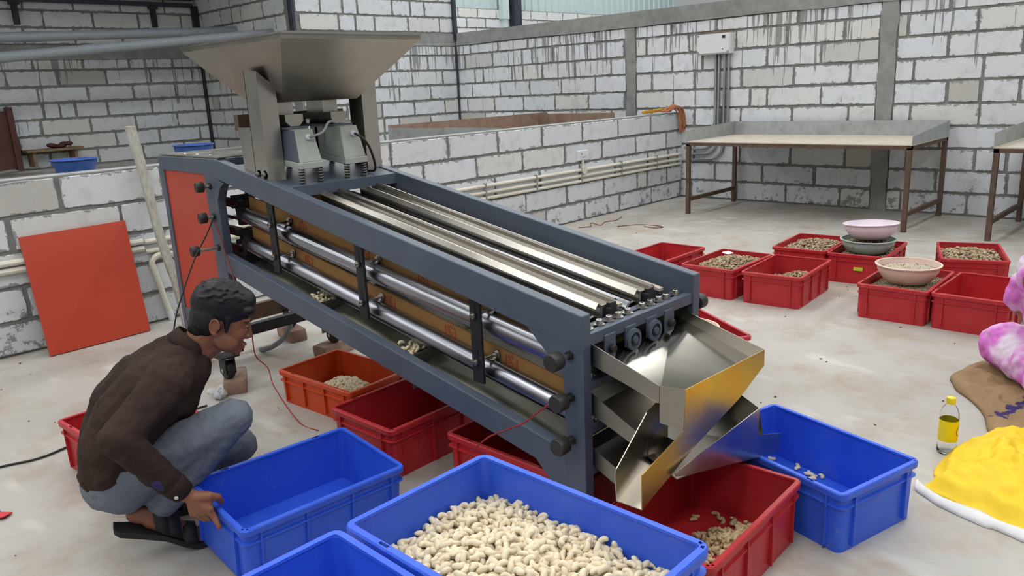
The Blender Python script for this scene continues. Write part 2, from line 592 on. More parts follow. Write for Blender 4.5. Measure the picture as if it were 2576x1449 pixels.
BLOCKS = []
for q in range(8):
    rr = random.Random(100 + q)
    def outline(inset, amp):
        pts = []
        hx, hz = 0.3 - inset, 0.1 - inset
        rs = random.Random(200 + q)
        def jit(): return rs.uniform(-amp, amp)
        nx, nz = 9, 4
        for i in range(nx): pts.append((-hx + 2 * hx * i / nx + (jit() if i else .004), -hz + jit() + (.004 if i == 0 else 0)))
        for i in range(nz): pts.append((hx + jit(), -hz + 2 * hz * i / nz + (jit() if i else .004)))
        for i in range(nx): pts.append((hx - 2 * hx * i / nx + (jit() if i else -.004), hz + jit()))
        for i in range(nz): pts.append((-hx + jit(), hz - 2 * hz * i / nz + (jit() if i else -.004)))
        return pts
    o1 = outline(0, 0.0035); o2 = outline(0.005, 0.0035)
    mb = MB()
    mb.loft([[(x, 0.03, z) for x, z in o1], [(x, 0.0, z) for x, z in o1], [(x, -0.005, z) for x, z in o2]])
    me = mb.mesh('block')
    bm = bmesh.new(); bm.from_mesh(me); bmesh.ops.recalc_face_normals(bm, faces=bm.faces); bm.to_mesh(me); bm.free()
    me.materials.append(MAT['block'])
    BLOCKS.append(me)

def place_block(wall, axis, plane, c, z, ln, ht, rng):
    o = bpy.data.objects.new('block', rng.choice(BLOCKS))
    COL.objects.link(o)
    o.parent = wall
    d = rng.uniform(-0.002, 0.002)
    if axis == 'x':
        o.location = (c, plane - 0.006 + d, z)
        o.rotation_euler = (0, rng.uniform(-.004, .004), pi * 0 if rng.random() < .5 else 0)
    else:
        o.location = (plane - 0.006 + d, c, z)
        o.rotation_euler = (0, 0, -pi / 2)
    o.scale = (ln / 0.6, 1, ht / 0.2)

def courses(wall, axis, plane, a0, a1, rows, pitch, seed, skip=()):
    """rows: (z0, z1, joint). Blocks of one pitch length between a0 and a1, leaving out the skipped stretches."""
    rng = random.Random(seed)
    spans = []
    cur = a0
    for s0, s1 in sorted(skip):
        if s0 > cur: spans.append((cur, s0))
        cur = max(cur, s1)
    if cur < a1: spans.append((cur, a1))
    for z0, z1, j in rows:
        for b0, b1 in spans:
            x = j + math.floor((b0 - j) / pitch) * pitch
            while x < b1:
                e0 = max(x, b0) + 0.009; e1 = min(x + pitch, b1) - 0.009
                e0 += rng.uniform(-.004, .008); e1 -= rng.uniform(-.004, .008)
                x += pitch
                if e1 - e0 < 0.05: continue
                if e1 - e0 > 0.5 and rng.random() < 0.10:
                    m = e0 + (e1 - e0) * rng.uniform(.3, .7)
                    place_block(wall, axis, plane, (e0 + m) / 2 - .006, (z0 + z1) / 2, m - e0 - .02, z1 - z0 - .02, rng)
                    place_block(wall, axis, plane, (e1 + m) / 2 + .006, (z0 + z1) / 2, e1 - m - .02, z1 - z0 - .02, rng)
                else:
                    place_block(wall, axis, plane, (e0 + e1) / 2, (z0 + z1) / 2, e1 - e0, z1 - z0 - .018 - rng.uniform(0, .008), rng)

def rows_of(z0, h, n, joints):
    return [(z0 + h * i, z0 + h * (i + 1), joints[i % len(joints)]) for i in range(n)]

# low wall that divides the hall
wm = MB().bb(-1.6, 8.62, 5.372, 5.56, 0, 1.045).build('wall_middle', 'mortar'); tag(wm, kind='structure')
courses(wm, 'x', 5.372, -1.6, 8.6, [(0.0, 0.205, 1.52), (0.205, 0.415, 1.22), (0.415, 0.627, 1.44), (0.627, 0.836, 1.20), (0.836, 1.052, 1.50)], 0.64, 3)
# its capping: the tops of the blocks
for i in range(16):
    x0 = -1.6 + .64 * i + .02
    MB().bb(x0, min(x0 + .625, 8.6), 5.376, 5.555, 1.040, 1.053).build('block', 'block', wm, fix=True)

# wall on the right
wr = MB().bb(8.602, 8.8, -1.2, 9.5, 0, 2.30).build('wall_right', 'mortar'); tag(wr, kind='structure')
rr_ = [(0.006, .224, 4.6), (.224, .442, 4.28), (.442, .66, 4.57), (.66, .878, 4.27), (.878, 1.096, 4.57), (1.096, 1.314, 4.25), (1.314, 1.532, 4.57), (1.532, 1.75, 4.27), (1.75, 1.968, 4.65), (1.968, 2.115, 4.28)]
courses(wr, 'y', 8.602, -1.2, 6.055, rr_, 0.62, 11, skip=[(2.885, 3.045)])
rr2 = [(a, b, {0: 9.13, 1: 8.87, 2: 9.26}[i % 3]) for i, (a, b, j) in enumerate(rr_)]
courses(wr, 'y', 8.602, 6.2, 9.46, rr2, 0.605, 12)
for nm, x0, x1, y0, y1, z0, z1 in (('concrete_band', 8.575, 8.8, -1.2, 9.46, 2.112, 2.296), ('concrete_pier', 8.582, 8.7, 6.055, 6.2, 0, 2.112), ('concrete_pier', 8.582, 8.7, 2.885, 3.045, 0, 2.112)):
    mb = MB()
    n = 24 if nm == 'concrete_band' else 14
    rng = random.Random(int(y0 * 10))
    loops = []
    for i in range(n + 1):
        t = i / n
        j = lambda a: rng.uniform(-a, a)
        if nm == 'concrete_band':
            y = y0 + (y1 - y0) * t
            loops.append([(x0 + j(.004), y, z0 + j(.012)), (x1, y, z0), (x1, y, z1), (x0 + j(.004), y, z1 + j(.004))])
        else:
            z = z0 + (z1 - z0) * t
            loops.append([(x0 + j(.004), y0 + j(.012), z), (x0 + j(.004), y1 + j(.012), z), (x1, y1, z), (x1, y0, z)])
    mb.loft(loops).build(nm, 'concrete_band', wr)

# back wall of the hall and the return beside it
wb = MB().bb(5.77, 8.62, 9.462, 9.64, 0, 3.6).build('wall_back', 'mortar'); tag(wb, kind='structure')
jb = [7.41, 7.70, 7.40, 7.68, 7.37, 7.68]
def rows_band(n_below, h, joints, top):
    out = [(0.006 + .2182 * i if i else 0.006, .2182 * (i + 1), joints[i % len(joints)]) for i in range(9)]
    out += [(1.968, 2.112, joints[3 % len(joints)])]
    z = 2.30; i = 0
    while z < top - .1:
        out.append((z, z + .222, joints[(i + 1) % len(joints)])); z += .222; i += 1
    return out
courses(wb, 'x', 9.462, 5.80, 8.6, rows_band(9, .218, [7.41, 7.07, 7.40, 7.68, 7.37, 7.68], 3.6), 0.605, 21)
MB().bb(5.78, 8.6, 9.44, 9.6, 2.112, 2.285).build('concrete_band', 'concrete_band', wb)
wt = MB().bb(5.772, 5.95, 9.64, 12.3, 0, 3.6).build('wall_return', 'mortar'); tag(wt, kind='structure')
courses(wt, 'y', 5.772, 9.64, 12.22, rows_band(9, .218, [10.2, 10.5], 3.6), 0.61, 31)
wl = MB().bb(-3.2, 5.772, 12.222, 12.4, 0, 3.6).build('wall_left', 'mortar'); tag(wl, kind='structure')
courses(wl, 'x', 12.222, 0.6, 5.77, rows_band(9, .218, [3.05, 3.36, 3.0, 3.4], 3.6), 0.63, 41)
MB().bb(-3.2, 5.76, 12.19, 12.35, 2.10, 2.29).build('concrete_band', 'concrete_band', wl)
# unseen slab added over the bay behind the low wall to darken it
lo = MB().bb(-3.2, 5.77, 9.3, 12.4, 3.6, 3.72).build('shade_slab', 'roof_metal'); tag(lo, kind='structure')
# far wall of the shed with ribbed siding above
wf = MB().bb(8, 22, 14.01, 14.2, 0, 3.28).build('wall_far', 'mortar'); tag(wf, kind='structure')
courses(wf, 'x', 14.01, 11.5, 19.0, [(2.18, 2.40, 14.0), (2.4, 2.62, 14.3), (2.62, 2.84, 14.05), (2.84, 3.06, 14.35), (3.06, 3.28, 14.1)], 0.62, 51)
sd = MB()
x = 8.0
prof = []
while x < 22:
    prof += [(x, 14.1), (x + .19, 14.1), (x + .205, 14.06), (x + .245, 14.06)]; x += .26
sd.loft([[(a, b, 3.26) for a, b in prof], [(a, b, 6.4) for a, b in prof]], closed=False, cap=False)
o = sd.build('siding_sheet', 'siding', wf)
o.modifiers.new('thick', 'SOLIDIFY').thickness = 0.004
MB().bb(14.55, 14.8, 13.8, 14.0, 0, 6.3).build('wall_post', 'steel_post', wf)
mb = MB().bb(14.2, 14.42, 13.86, 14.0, 3.05, 6.3).bb(14.24, 14.38, 13.88, 14.0, 2.2, 3.05)
mb.build('downpipe', 'siding', wf)

# ------------------------------------------------------------------ fixtures on and near the walls
tag(MB().bb(5.70, 5.765, 9.40, 9.455, 2.30, 3.6).bb(5.715, 5.735, 9.385, 9.40, 2.30, 3.6).build('steel_post', 'steel_post'),
    'dark steel post standing at the block corner behind the hopper', 'post')
tag(MB().bb(8.54, 8.60, 9.40, 9.46, 2.2, 3.6).build('steel_post', 'steel_post'),
    'thin dark steel post rising from the corner of the grey concrete band', 'post')
tag(MB().tube([(8.58, 9.44, 0.6), (8.58, 9.44, 2.2)], 0.018, 8).build('corner_pipe', 'steel_post'),
    'thin dark pipe running down the inner corner of the block walls', 'pipe')
tag(MB().tube([(5.745, 12.19, 0.0), (5.745, 12.19, 2.1)], 0.03, 8).build('corner_pipe', 'dark_steel'),
    'black upright pipe in the shaded corner beside the stainless hopper', 'pipe')
tag(MB().tube([(0.2, 11.0, 2.19), (5.77, 11.0, 2.414)], 0.060, 16).build('overhead_pipe', 'pvc_grey', smooth='auto'),
    'upper of two thick grey pipes crossing the shaded bay, ending at the wall', 'pipe', 'thick grey overhead pipes')
tag(MB().tube([(0.2, 9.9, 1.80), (5.76, 10.0, 2.31)], 0.057, 16).build('overhead_pipe', 'pvc_grey', smooth='auto'),
    'lower of two thick grey pipes crossing the shaded bay, passing behind the hopper', 'pipe', 'thick grey overhead pipes')
tag(MB().bb(1.2, 5.7, 12.13, 12.19, 2.84, 2.90).bb(1.2, 5.7, 12.13, 12.19, 2.94, 2.97).build('wall_rail', 'steel_post'),
    'dark steel rail fixed along the top of the shaded block wall', 'rail')
for xx, lab in ((3.3, 'black bracket below the steel rail, the one further from the corner'), (5.1, 'black bracket below the steel rail, the one closer to the corner')):
    tag(MB().bb(xx - .03, xx + .03, 12.13, 12.21, 2.55, 2.86).bb(xx - .06, xx + .06, 12.12, 12.2, 2.80, 2.86).build('wall_bracket', 'dark_steel'), lab, 'bracket')
tag(MB().bb(5.68, 5.76, 12.1, 12.19, 2.45, 2.86).build('wall_bracket', 'dark_steel'), 'black steel bracket tucked into the corner under the rail', 'bracket')
d = MB().bb(2.0, 3.0, 12.12, 12.2, 0, 1.45).build('door_1', 'door_red'); tag(d, kind='structure')
MB().bb(2.95, 3.02, 12.08, 12.2, 0, 1.5).build('door_frame', 'door_red', d)
MB().bb(2.2, 2.9, 12.105, 12.12, .2, 1.3).build('door_panel', 'door_red', d)
tag(MB().bb(3.05, 3.75, 11.9, 12.2, 0.90, 0.93).bb(3.12, 3.16, 11.95, 12.2, .7, .9).bb(3.64, 3.68, 11.95, 12.2, .7, .9).build('plank_shelf', 'plank_wood'), 'short wooden plank shelf low on the shaded wall', 'shelf')
mb = MB()
for i in range(7):
    mb.ellipsoid((3.38 + .06 * i * .6 + R.uniform(-.02, .02), 12.02 + R.uniform(-.04, .04), .955 + R.uniform(0, .03)), (.06, .05, .03))
tag(mb.build('brown_rag', 'door_red', smooth=True), 'crumpled brown rag left on the wooden plank shelf', 'rag')

# switch box and its conduits on the right wall
sb = thing('switch_box', (8.6, 4.89, 1.71), 'white electrical switch box high on the block wall above grey conduits', 'switch box', world_built=True)
MB().bb(8.50, 8.6, 4.675, 5.108, 1.71, 1.95).build('box', 'white_plastic', sb, bevel=.006)
MB().bb(8.488, 8.50, 4.685, 5.098, 1.722, 1.935).build('cover', 'white_plastic', sb, bevel=.004)
MB().bb(8.49, 8.6, 4.67, 5.112, 1.95, 1.962).build('top_lip', 'plank_wood', sb)
for yy, zz in ((4.70, 1.735), (5.085, 1.735), (5.085, 1.925)):
    MB().bb(8.484, 8.49, yy - .012, yy + .012, zz - .01, zz + .01).build('corner_clip', 'cable_grey', sb)
MB().bb(8.484, 8.489, 4.735, 4.775, 1.885, 1.915).build('rating_label', 'cable_black', sb)
MB().tube([(8.489, 4.765, 1.765), (8.478, 4.765, 1.765)], .006, 8).build('lock', 'cable_black', sb)
for i, (yy, zb) in enumerate(((4.893, .62), (4.851, .56), (4.778, .50), (4.726, .50))):
    pth = [(8.566, yy, 1.71), (8.566, yy, zb + .22)]
    if i < 3:
        pth += smoothed([(8.566, yy, zb + .2), (8.562, yy + .03, zb + .07), (8.560, yy + .12, zb), (8.558, yy + .26, zb - .01)], 5)
        pth += [(8.556, 5.30 - .02 * i, zb - .02 * i)]
    tag(MB().tube(pth, .016, 8).build('grey_conduit', 'galvanised', smooth='auto'),
        ['outermost grey conduit dropping from the switch box, beside the orange rope', 'second grey conduit below the switch box, counted from the orange rope', 'third grey conduit below the switch box, counted from the orange rope', 'last grey conduit below the switch box, furthest from the orange rope'][i], 'conduit', 'grey conduits under the switch box')

# cream conduits along the low wall
names = ['top', 'middle', 'bottom']
for i, z in enumerate((0.555, 0.492, 0.436)):
    mb = MB().tube([(1.95 if i < 2 else 2.8, 5.345, z + .008), (8.53, 5.345, z - .010)], .0165, 8)
    o = mb.build('cream_conduit', 'pvc_cream', smooth='auto')
    tag(o, names[i] + ' one of three cream conduits clipped along the low block wall', 'conduit', 'cream conduits on the low wall')
    me_clip = None
    for xx in [4.4 + .72 * j for j in range(6)]:
        MB().bb(xx - .009, xx + .009, 5.326, 5.372, z - .022, z + .024).build('clip', 'cable_grey', o)
for i, z in enumerate((.570, .522)):
    tag(MB().tube([(-1.2, 5.345, z), (1.94, 5.345, z)], .019, 8).build('cream_conduit', 'pvc_cream', smooth='auto'),
        ('upper' if i == 0 else 'lower') + ' cream conduit passing behind the leaning orange-red sheet', 'conduit', 'cream conduits behind the leaning sheet')
pth = [(2.12, 5.34, .455)] + smoothed([(2.10, 5.34, .46), (2.02, 5.34, .462), (1.975, 5.34, .42), (1.985, 5.34, .36)], 5) + [(2.035, 5.335, .06)]
o = MB().tube(pth, .02, 10).build('bent_conduit', 'pvc_cream', smooth='auto')
tag(o, 'cream conduit bending down to the floor beside the leaning stick', 'conduit')
MB().tube([(2.035, 5.335, .07), (2.045, 5.33, .0)], [.024, .02], 10).build('tape', 'white_plastic', o)
s = thing('wall_socket', (6.6, 5.36, .7), 'white wall socket on the low block wall above cream conduits', 'socket', world_built=True)
MB().bb(6.512, 6.688, 5.335, 5.37, .655, .757).build('plate', 'white_plastic', s, bevel=.004)
for dx, dz in ((-.03, .015), (-.012, -.02), (.012, -.02), (.055, .01)):
    MB().tube([(6.6 + dx, 5.334, .706 + dz), (6.6 + dx, 5.338, .706 + dz)], .007, 8).build('pin_hole', 'cable_black', s)
MB().bb(6.63, 6.66, 5.328, 5.336, .69, .725).build('rocker', 'white_plastic', s)
MB().tube([(6.6, 5.35, .655), (6.6, 5.35, .55)], .017, 8).build('drop_pipe', 'pvc_cream', s)
MB().tube([(6.6, 5.372, .545), (6.6, 5.32, .545)], .042, 14).build('junction', 'pvc_cream', s, smooth='auto')

# rope and broken handle on the wall end
rp = thing('rope_bundle', (8.4, 5.3, 1.06), 'bundle of orange rope hanging over the end of the low wall', 'rope', world_built=True)
for i in range(16):
    a = R.uniform(-.07, .07); b = R.uniform(-.09, .09)
    MB().tube(smoothed([(8.22 + a, 5.40 + b, 1.075), (8.36, 5.36 + b * .5, 1.12 + R.uniform(-.02, .03)), (8.47 + a * .5, 5.33 + b * .4, 1.09 + R.uniform(-.02, .03)), (8.52 + a, 5.315, .99 + R.uniform(-.03, .03)), (8.53 + a * 1.1, 5.31, .84 + R.uniform(-.05, .06))], 5), .008, 6).build('strand', 'rope_orange', rp, smooth=True)
tag(MB().bar((7.88, 5.45, 1.085), (8.24, 5.44, 1.095), .05, .035).build('yellow_slat', 'bamboo_yellow', bevel=.006), 'broken yellow slat lying on the low wall beside the orange rope', 'slat')

# ------------------------------------------------------------------ roller sorting machine
mc = thing('sorting_machine', (2.03, 2.8, 0), 'long inclined blue-grey roller sorting machine with stainless hopper and red side panel', 'machine', world_built=True)
SL = 0.178
def ztop(y): return 0.788 + SL * (y - 1.395)
def part(mb, name, mat, parent=mc, **kw):
    return mb.build(name, mat, parent, **kw)
X0, X1, TW = 1.70, 2.36, 0.042
for side, xa in ((0, X0), (1, X1 - TW)):
    off = (TW, 0, 0)
    P = lambda pts: [(xa, a, b) for a, b in pts]
    # top rail, running into the flat head of the drive box
    part(MB().prism(P([(1.395, .788), (3.62, ztop(3.62)), (4.275, 1.184), (4.275, 1.112), (3.70, 1.105), (3.60, 1.085), (1.475, .690), (1.395, .676)]), off), 'top_rail', 'machine_paint', bevel=.004)
    part(MB().prism(P([(1.47, .335), (3.66, .722), (3.66, .628), (1.47, .242)]), off), 'bottom_rail', 'machine_paint', bevel=.004)
    part(MB().bb(xa + .0006, xa + TW - .0006, 1.3956, 1.475, .13, .78), 'end_post', 'machine_paint', bevel=.004)
    part(MB().prism([(p[0] + .001, p[1], p[2]) for p in P([(1.47, .74), (1.66, .76), (1.62, .718), (1.47, .585)])], (TW - .002, 0, 0)), 'gusset', 'machine_paint')
    part(MB().prism([(p[0] + .001, p[1], p[2]) for p in P([(1.47, .30), (1.62, .31), (1.60, .262), (1.47, .14)])], (TW - .002, 0, 0)), 'gusset', 'machine_paint')
    part(MB().bb(xa, xa + TW, 3.645, 3.757, .27, 1.11), 'box_post', 'machine_paint', bevel=.004)
    part(MB().prism(P([(3.647, 1.10), (3.56, 1.07), (3.60, 1.05), (3.647, .98)]), off), 'gusset', 'machine_paint')
    part(MB().bb(xa, xa + TW, 4.227, 4.275, .20, 1.13), 'box_post', 'machine_paint', bevel=.004)
    part(MB().bb(xa, xa + TW, 3.70, 4.24, .275, .352), 'box_sill', 'machine_paint', bevel=.004)
    if side == 0:
        part(MB().bb(xa + .008, xa + .02, 3.755, 4.229, .35, 1.113), 'side_panel', 'red_paint')
# cross members
part(MB().bb(X0 + TW, X1 - TW, 4.232, 4.27, .18, .272), 'cross_beam', 'rusty_steel')
part(MB().bb(X0 + TW, X1 - TW, 4.232, 4.27, 1.10, 1.17), 'cross_beam', 'machine_paint')
part(MB().bb(X0 + TW, X1 - TW, 3.66, 3.70, .275, .33), 'cross_beam', 'dark_steel')
part(MB().prism([(X0 + .01, 3.60, 1.186), (X0 + .01, 4.27, 1.187), (X1 - .01, 4.27, 1.187), (X1 - .01, 3.60, 1.186)], (0, 0, .006)), 'box_lid', 'stainless')
for xx, yy in ((1.73, 3.72), (1.73, 4.0), (2.05, 3.64), (1.73, 3.86)):
    part(MB().lathe([(.009, 0), (.009, .006), (.004, .010)], (xx, yy, 1.191), 8), 'lid_screw', 'bolt_steel')
part(MB().bb(X0 + TW, X1 - TW, 3.56, 3.60, 1.09, 1.186), 'lid_front', 'machine_paint')
# casters on legs, standing on bricks
def caster(x, y, zb, lx, ztop_leg):
    leg = part(MB().bb(lx - .022, lx + .022, y - .02, y + .025, zb + .125, ztop_leg), 'leg', 'rusty_steel')
    c = part(MB().bb(x - .05, x + .05, y - .05, y + .05, zb + .117, zb + .127).bb(x - .028, x - .022, y - .035, y + .03, zb + .03, zb + .118).bb(x + .022, x + .028, y - .035, y + .03, zb + .03, zb + .118), 'caster_fork', 'dark_steel')
    part(MB().lathe([(.012, -.02), (.044, -.019), (.047, -.012), (.047, .012), (.044, .019), (.012, .02)], (x, y, zb + .047), 20, Matrix.Rotation(pi / 2, 3, 'Y')), 'caster_wheel', 'black_rubber', smooth='auto')
    part(MB().lathe([(.011, -.031), (.011, .031)], (x, y, zb + .047), 10, Matrix.Rotation(pi / 2, 3, 'Y')), 'caster_axle', 'bolt_steel')
caster(1.655, 3.70, .072, 1.722, .28)
caster(2.33, 3.76, .072, 2.33, .28)
caster(1.722, 1.43, 0.0, 1.722, .14)
caster(2.338, 1.43, 0.0, 2.338, .14)
caster(1.722, 4.25, .072, 1.722, .22)
caster(2.338, 4.25, .072, 2.338, .22)

# rollers (near and far pair in two tiers, two more on top)
def roller(x, y0, z0, y1, z1, r):
    d = (Vector((0, y1, z1)) - Vector((0, y0, z0)))
    a = Vector((x, y0, z0)); b = Vector((x, y1, z1)); u_ = d.normalized()
    rl = part(MB().tube([a, a + u_ * .004, b - u_ * .004, b], [r - .004, r, r, r - .004], 32), 'roller', 'chrome', smooth='auto')
    part(MB().tube([a - u_ * .07, a], .014, 10).tube([b, b + u_ * .09], .014, 10), 'shaft', 'dark_steel', rl)
    part(MB().tube([b + u_ * .01, b + u_ * .05], r * .9, 12).bb(x - .03, x + .03, b.y + .02, b.y + .05, b.z - .05, b.z + .03), 'bearing', 'dark_steel', rl)
for x in (1.822, 2.238):
    roller(x, 1.50, .580, 3.60, .900, .040)
    roller(x, 1.50, .402, 3.585, .752, .040)
for x in (1.875, 2.093):
    roller(x, 1.50, .688, 3.10, .972, .043)
# bearing carriers between roller ends and drive box
for z in (.985, .945, .815, .765):
    part(MB().bb(1.78, 2.28, 3.655 + (.0), 3.675, z - .012, z + .012), 'carrier_bar', 'dark_steel')
for (x, y, z) in ((1.83, 3.70, .945), (1.83, 3.69, .80)):
    part(MB().bar((x, y - .07, z), (x, 4.22, z + .02), .03, .04), 'carrier_arm', 'dark_steel')
    part(MB().bar((x, y - .05, z - .075), (x, 4.22, z - .06), .012, .014), 'tie_rod', 'dark_steel')
    part(MB().lathe([(.055, -.01), (.055, .01)], (x + .05, y + .02, z - .03), 20, Matrix.Rotation(pi / 2, 3, 'X')), 'chain_wheel', 'dark_steel', smooth='auto')
part(MB().bb(1.80, 2.0, 3.66, 3.80, .63, .70).bb(1.84, 1.94, 3.7, 3.86, .60, .73), 'drive_motor', 'black_rubber', bevel=.008)
part(MB().bar((1.84, 3.62, .93), (1.84, 3.62, 1.07), .012, .012), 'hanger', 'dark_steel')
# fibreboard guards above each roller, with the print of the reused board
def rz_up(y): return .580 + (.900 - .580) / 2.10 * (y - 1.50)
def rz_lo(y): return .402 + (.752 - .402) / 2.085 * (y - 1.50)
for x in (1.846, 2.206):
    for fz, dz0, dz1, nm in ((rz_up, -.01, .088, 0), (rz_lo, -.01, .082, 1)):
        b = part(MB().prism([(x, 1.50, fz(1.5) + dz0), (x, 3.62, fz(3.62) + dz0), (x, 3.62, fz(3.62) + dz1), (x, 1.50, fz(1.5) + dz1)], (.008, 0, 0)), 'guard_board', 'fibreboard')
        if x < 2:
            for yy in ((2.02, 2.30, 2.67, 3.14) if nm == 0 else (1.84, 2.16, 2.52, 3.12)):
                cu = bpy.data.curves.new('lettering', 'FONT'); cu.body = 'APS' if nm else 'FOR'; cu.size = .036; cu.extrude = 0.0004; cu.align_x = 'CENTER'; cu.align_y = 'CENTER'
                cu_o = bpy.data.objects.new('lettering_source', cu); COL.objects.link(cu_o)
                me = bpy.data.meshes.new_from_object(cu_o.evaluated_get(bpy.context.evaluated_depsgraph_get()))
                bpy.data.objects.remove(cu_o)
                t = bpy.data.objects.new('lettering', me); COL.objects.link(t)
                t.parent = b
                t.location = (x - .0008 - mc.location.x, yy - mc.location.y, fz(yy) + .045)
                t.rotation_euler = Matrix(((0.0, 0.0, -1.0), (0.0, 1.0, 0.0), (1.0, 0.0, 0.0))).to_euler()
                me.materials.clear(); me.materials.append(MAT['print_red'])
                mb = MB()
                for dy, l_ in ((.024, .05), (.030, .035), (-.024, .055), (-.030, .04)):
                    zc = fz(yy + dy) + .045
                    mb.bb(x - .0006, x + .0005, yy + dy - .0014, yy + dy + .0014, zc - l_ / 2, zc + l_ / 2)
                part(mb, 'print_line', 'print_red', b)
# black hanging bars with threaded studs
for y, zb in ((3.237, .672), (2.572, .568), (1.909, .444)):
    bar_ = part(MB().bb(1.745, 1.757, y - .026, y + .026, zb, ztop(y) - .06), 'hanger_bar', 'dark_steel', bevel=.002)
    for fz, dz in ((rz_up, .052), (rz_lo, .054)):
        z = fz(y) + dz
        st = part(MB().tube([(1.722, y, z), (1.846, y, z)], .0055, 8), 'stud', 'bolt_steel', bar_)
        part(MB().lathe([(.013, 0), (.013, .009)], (1.733, y, z), 6, Matrix.Rotation(pi / 2, 3, 'Y')), 'stud_nut', 'bolt_steel', bar_)
        part(MB().lathe([(.013, 0), (.013, .009), (.018, .009), (.018, .012)], (1.829, y, z), 12, Matrix.Rotation(pi / 2, 3, 'Y')), 'stud_nut', 'bolt_steel', bar_)
        part(MB().bb(1.7435, 1.7455, y - .005, y + .005, z - .02, z + .045), 'slot', 'black_rubber', bar_)
# clamping knobs on both side frames
def knob(x, y, z, d, lean, r=.028, ln=.042, stem=.05):
    u_ = Vector((-d, lean, 0)).normalized()
    rot = Vector((0, 0, 1)).rotation_difference(u_).to_matrix()
    c = Vector((x, y, z))
    kn = part(MB().lathe([(r * .93, 0), (r, .003), (r, ln - .004), (r * .9, ln)], c + u_ * stem, 22, rot), 'clamp_knob', 'knob_iron', smooth='auto')
    part(MB().lathe([(r * .45, -.012), (r * .45, .0)], c + u_ * stem, 10, rot).tube([c - u_ * .01, c + u_ * stem], .008, 8), 'knob_stem', 'bolt_steel', kn)
    part(MB().lathe([(.016, .0), (.016, .008)], c, 6, rot), 'knob_nut', 'dark_steel', kn)
for z, st in ((.658, .05), (.523, .035), (.381, .035)):
    knob(X0, 1.445, z, 1, 0.0, stem=st)
for z in (.65,):
    knob(X1, 1.44, .66, -1, 0.0)
for z, st in ((1.052, .035), (.902, .04), (.748, .10)):
    knob(X0, 3.70, z, 1, .12, r=.026, ln=.036, stem=st)

# two stainless feed troughs above the rollers
for xc in (1.945, 2.158):
    prof = [(-.060, -.014), (-.046, .002), (-.040, .002), (-.022, -.046), (.022, -.046), (.040, .002), (.046, .002), (.060, -.010)]
    y0, y1 = 1.49, 3.06
    loops = [[(xc + a, y, .764 + .182 * (y - 1.49) + b) for a, b in prof] for y in (y0, y1)]
    o = part(MB().loft(loops, closed=False, cap=False), 'feed_trough', 'stainless', smooth=False)
    o.modifiers.new('thick', 'SOLIDIFY').thickness = 0.0025
    part(MB().loft([[(xc - .036, y, .764 + .182 * (y - 1.49) - .004), (xc - .034, y, .764 + .182 * (y - 1.49) - .075), (xc - .031, y, .764 + .182 * (y - 1.49) - .075), (xc - .033, y, .764 + .182 * (y - 1.49) - .004)] for y in (y0, y1)]), 'trough_side', 'stainless_dull', o)
    part(MB().loft([[(xc + .036, y, .764 + .182 * (y - 1.49) - .004), (xc + .034, y, .764 + .182 * (y - 1.49) - .075), (xc + .031, y, .764 + .182 * (y - 1.49) - .075), (xc + .033, y, .764 + .182 * (y - 1.49) - .004)] for y in (y0, y1)]), 'trough_side', 'stainless_dull', o)
    part(MB().bb(xc - .034, xc + .034, 1.484, 1.490, .69, .758), 'trough_end', 'stainless_dull', o)
    part(MB().bb(xc - .012, xc + .024, 1.468, 1.484, .68, .764).bb(xc - .022, xc - .012, 1.46, 1.484, .68, .75), 'trough_bracket', 'dark_steel', o, bevel=.002)
# strips on the far rail side: light felt liners of the top rollers
for xc in (1.79, 2.03, 2.275):
    part(MB().loft([[(xc - .012, y, .725 + .178 * (y - 1.5)), (xc + .012, y, .725 + .178 * (y - 1.5)), (xc + .012, y, .735 + .178 * (y - 1.5)), (xc - .012, y, .735 + .178 * (y - 1.5))] for y in (1.5, 3.05)]), 'liner_strip', 'tray_dusty')

# bearing bar across the low end with its bolts
part(MB().bb(X0 + TW, X1 - TW, 1.400, 1.430, .700, .722).bb(X0 + TW, X1 - TW, 1.444, 1.474, .700, .722).bb(X0 + TW, X1 - TW, 1.400, 1.406, .684, .702), 'bearing_bar', 'machine_paint', bevel=.002)
part(MB().bb(X0 + TW, X1 - TW, 1.429, 1.445, .695, .712), 'bar_slot', 'dark_steel')
for i, xx in enumerate((1.778, 1.835, 1.885, 1.932, 1.985, 2.065, 2.112, 2.162, 2.205, 2.266)):
    bt = part(MB().lathe([(.0185, 0), (.0185, .003)], (xx, 1.437, .7225), 16), 'washer', 'bolt_steel', smooth='auto')
    part(MB().lathe([(.0105, .003), (.0105, .016), (.009, .018), (.006, .018), (.006, .010)], (xx, 1.437, .7225), 14), 'bolt_head', 'bolt_steel', bt, smooth='auto')
for xx, kind in ((1.838, 0), (1.945, 1), (2.062, 1), (2.168, 0)):
    h = part(MB().bb(xx - .028, xx + .028, 1.395, 1.402, .60 if kind == 0 else .632, .70), 'bearing_plate', 'machine_paint', bevel=.003)
    rr_y = Matrix.Rotation(pi / 2, 3, 'X')
    if kind:
        part(MB().lathe([(.034, 0), (.036, .004), (.036, .014), (.024, .016), (.024, .008), (.012, .008), (.012, .02)], (xx, 1.394, .655), 24, rr_y), 'bearing_ring', 'machine_paint', h, smooth='auto')
    part(MB().lathe([(.015, 0), (.015, .012), (.011, .016)], (xx, 1.394, .653), 12, rr_y), 'shaft_end', 'dark_steel', h)
part(MB().bb(X0 + TW, X1 - TW, 1.452, 1.458, .60, .70), 'shade_plate', 'dark_steel')  # added dark plate standing in for the shade under the bearing bar
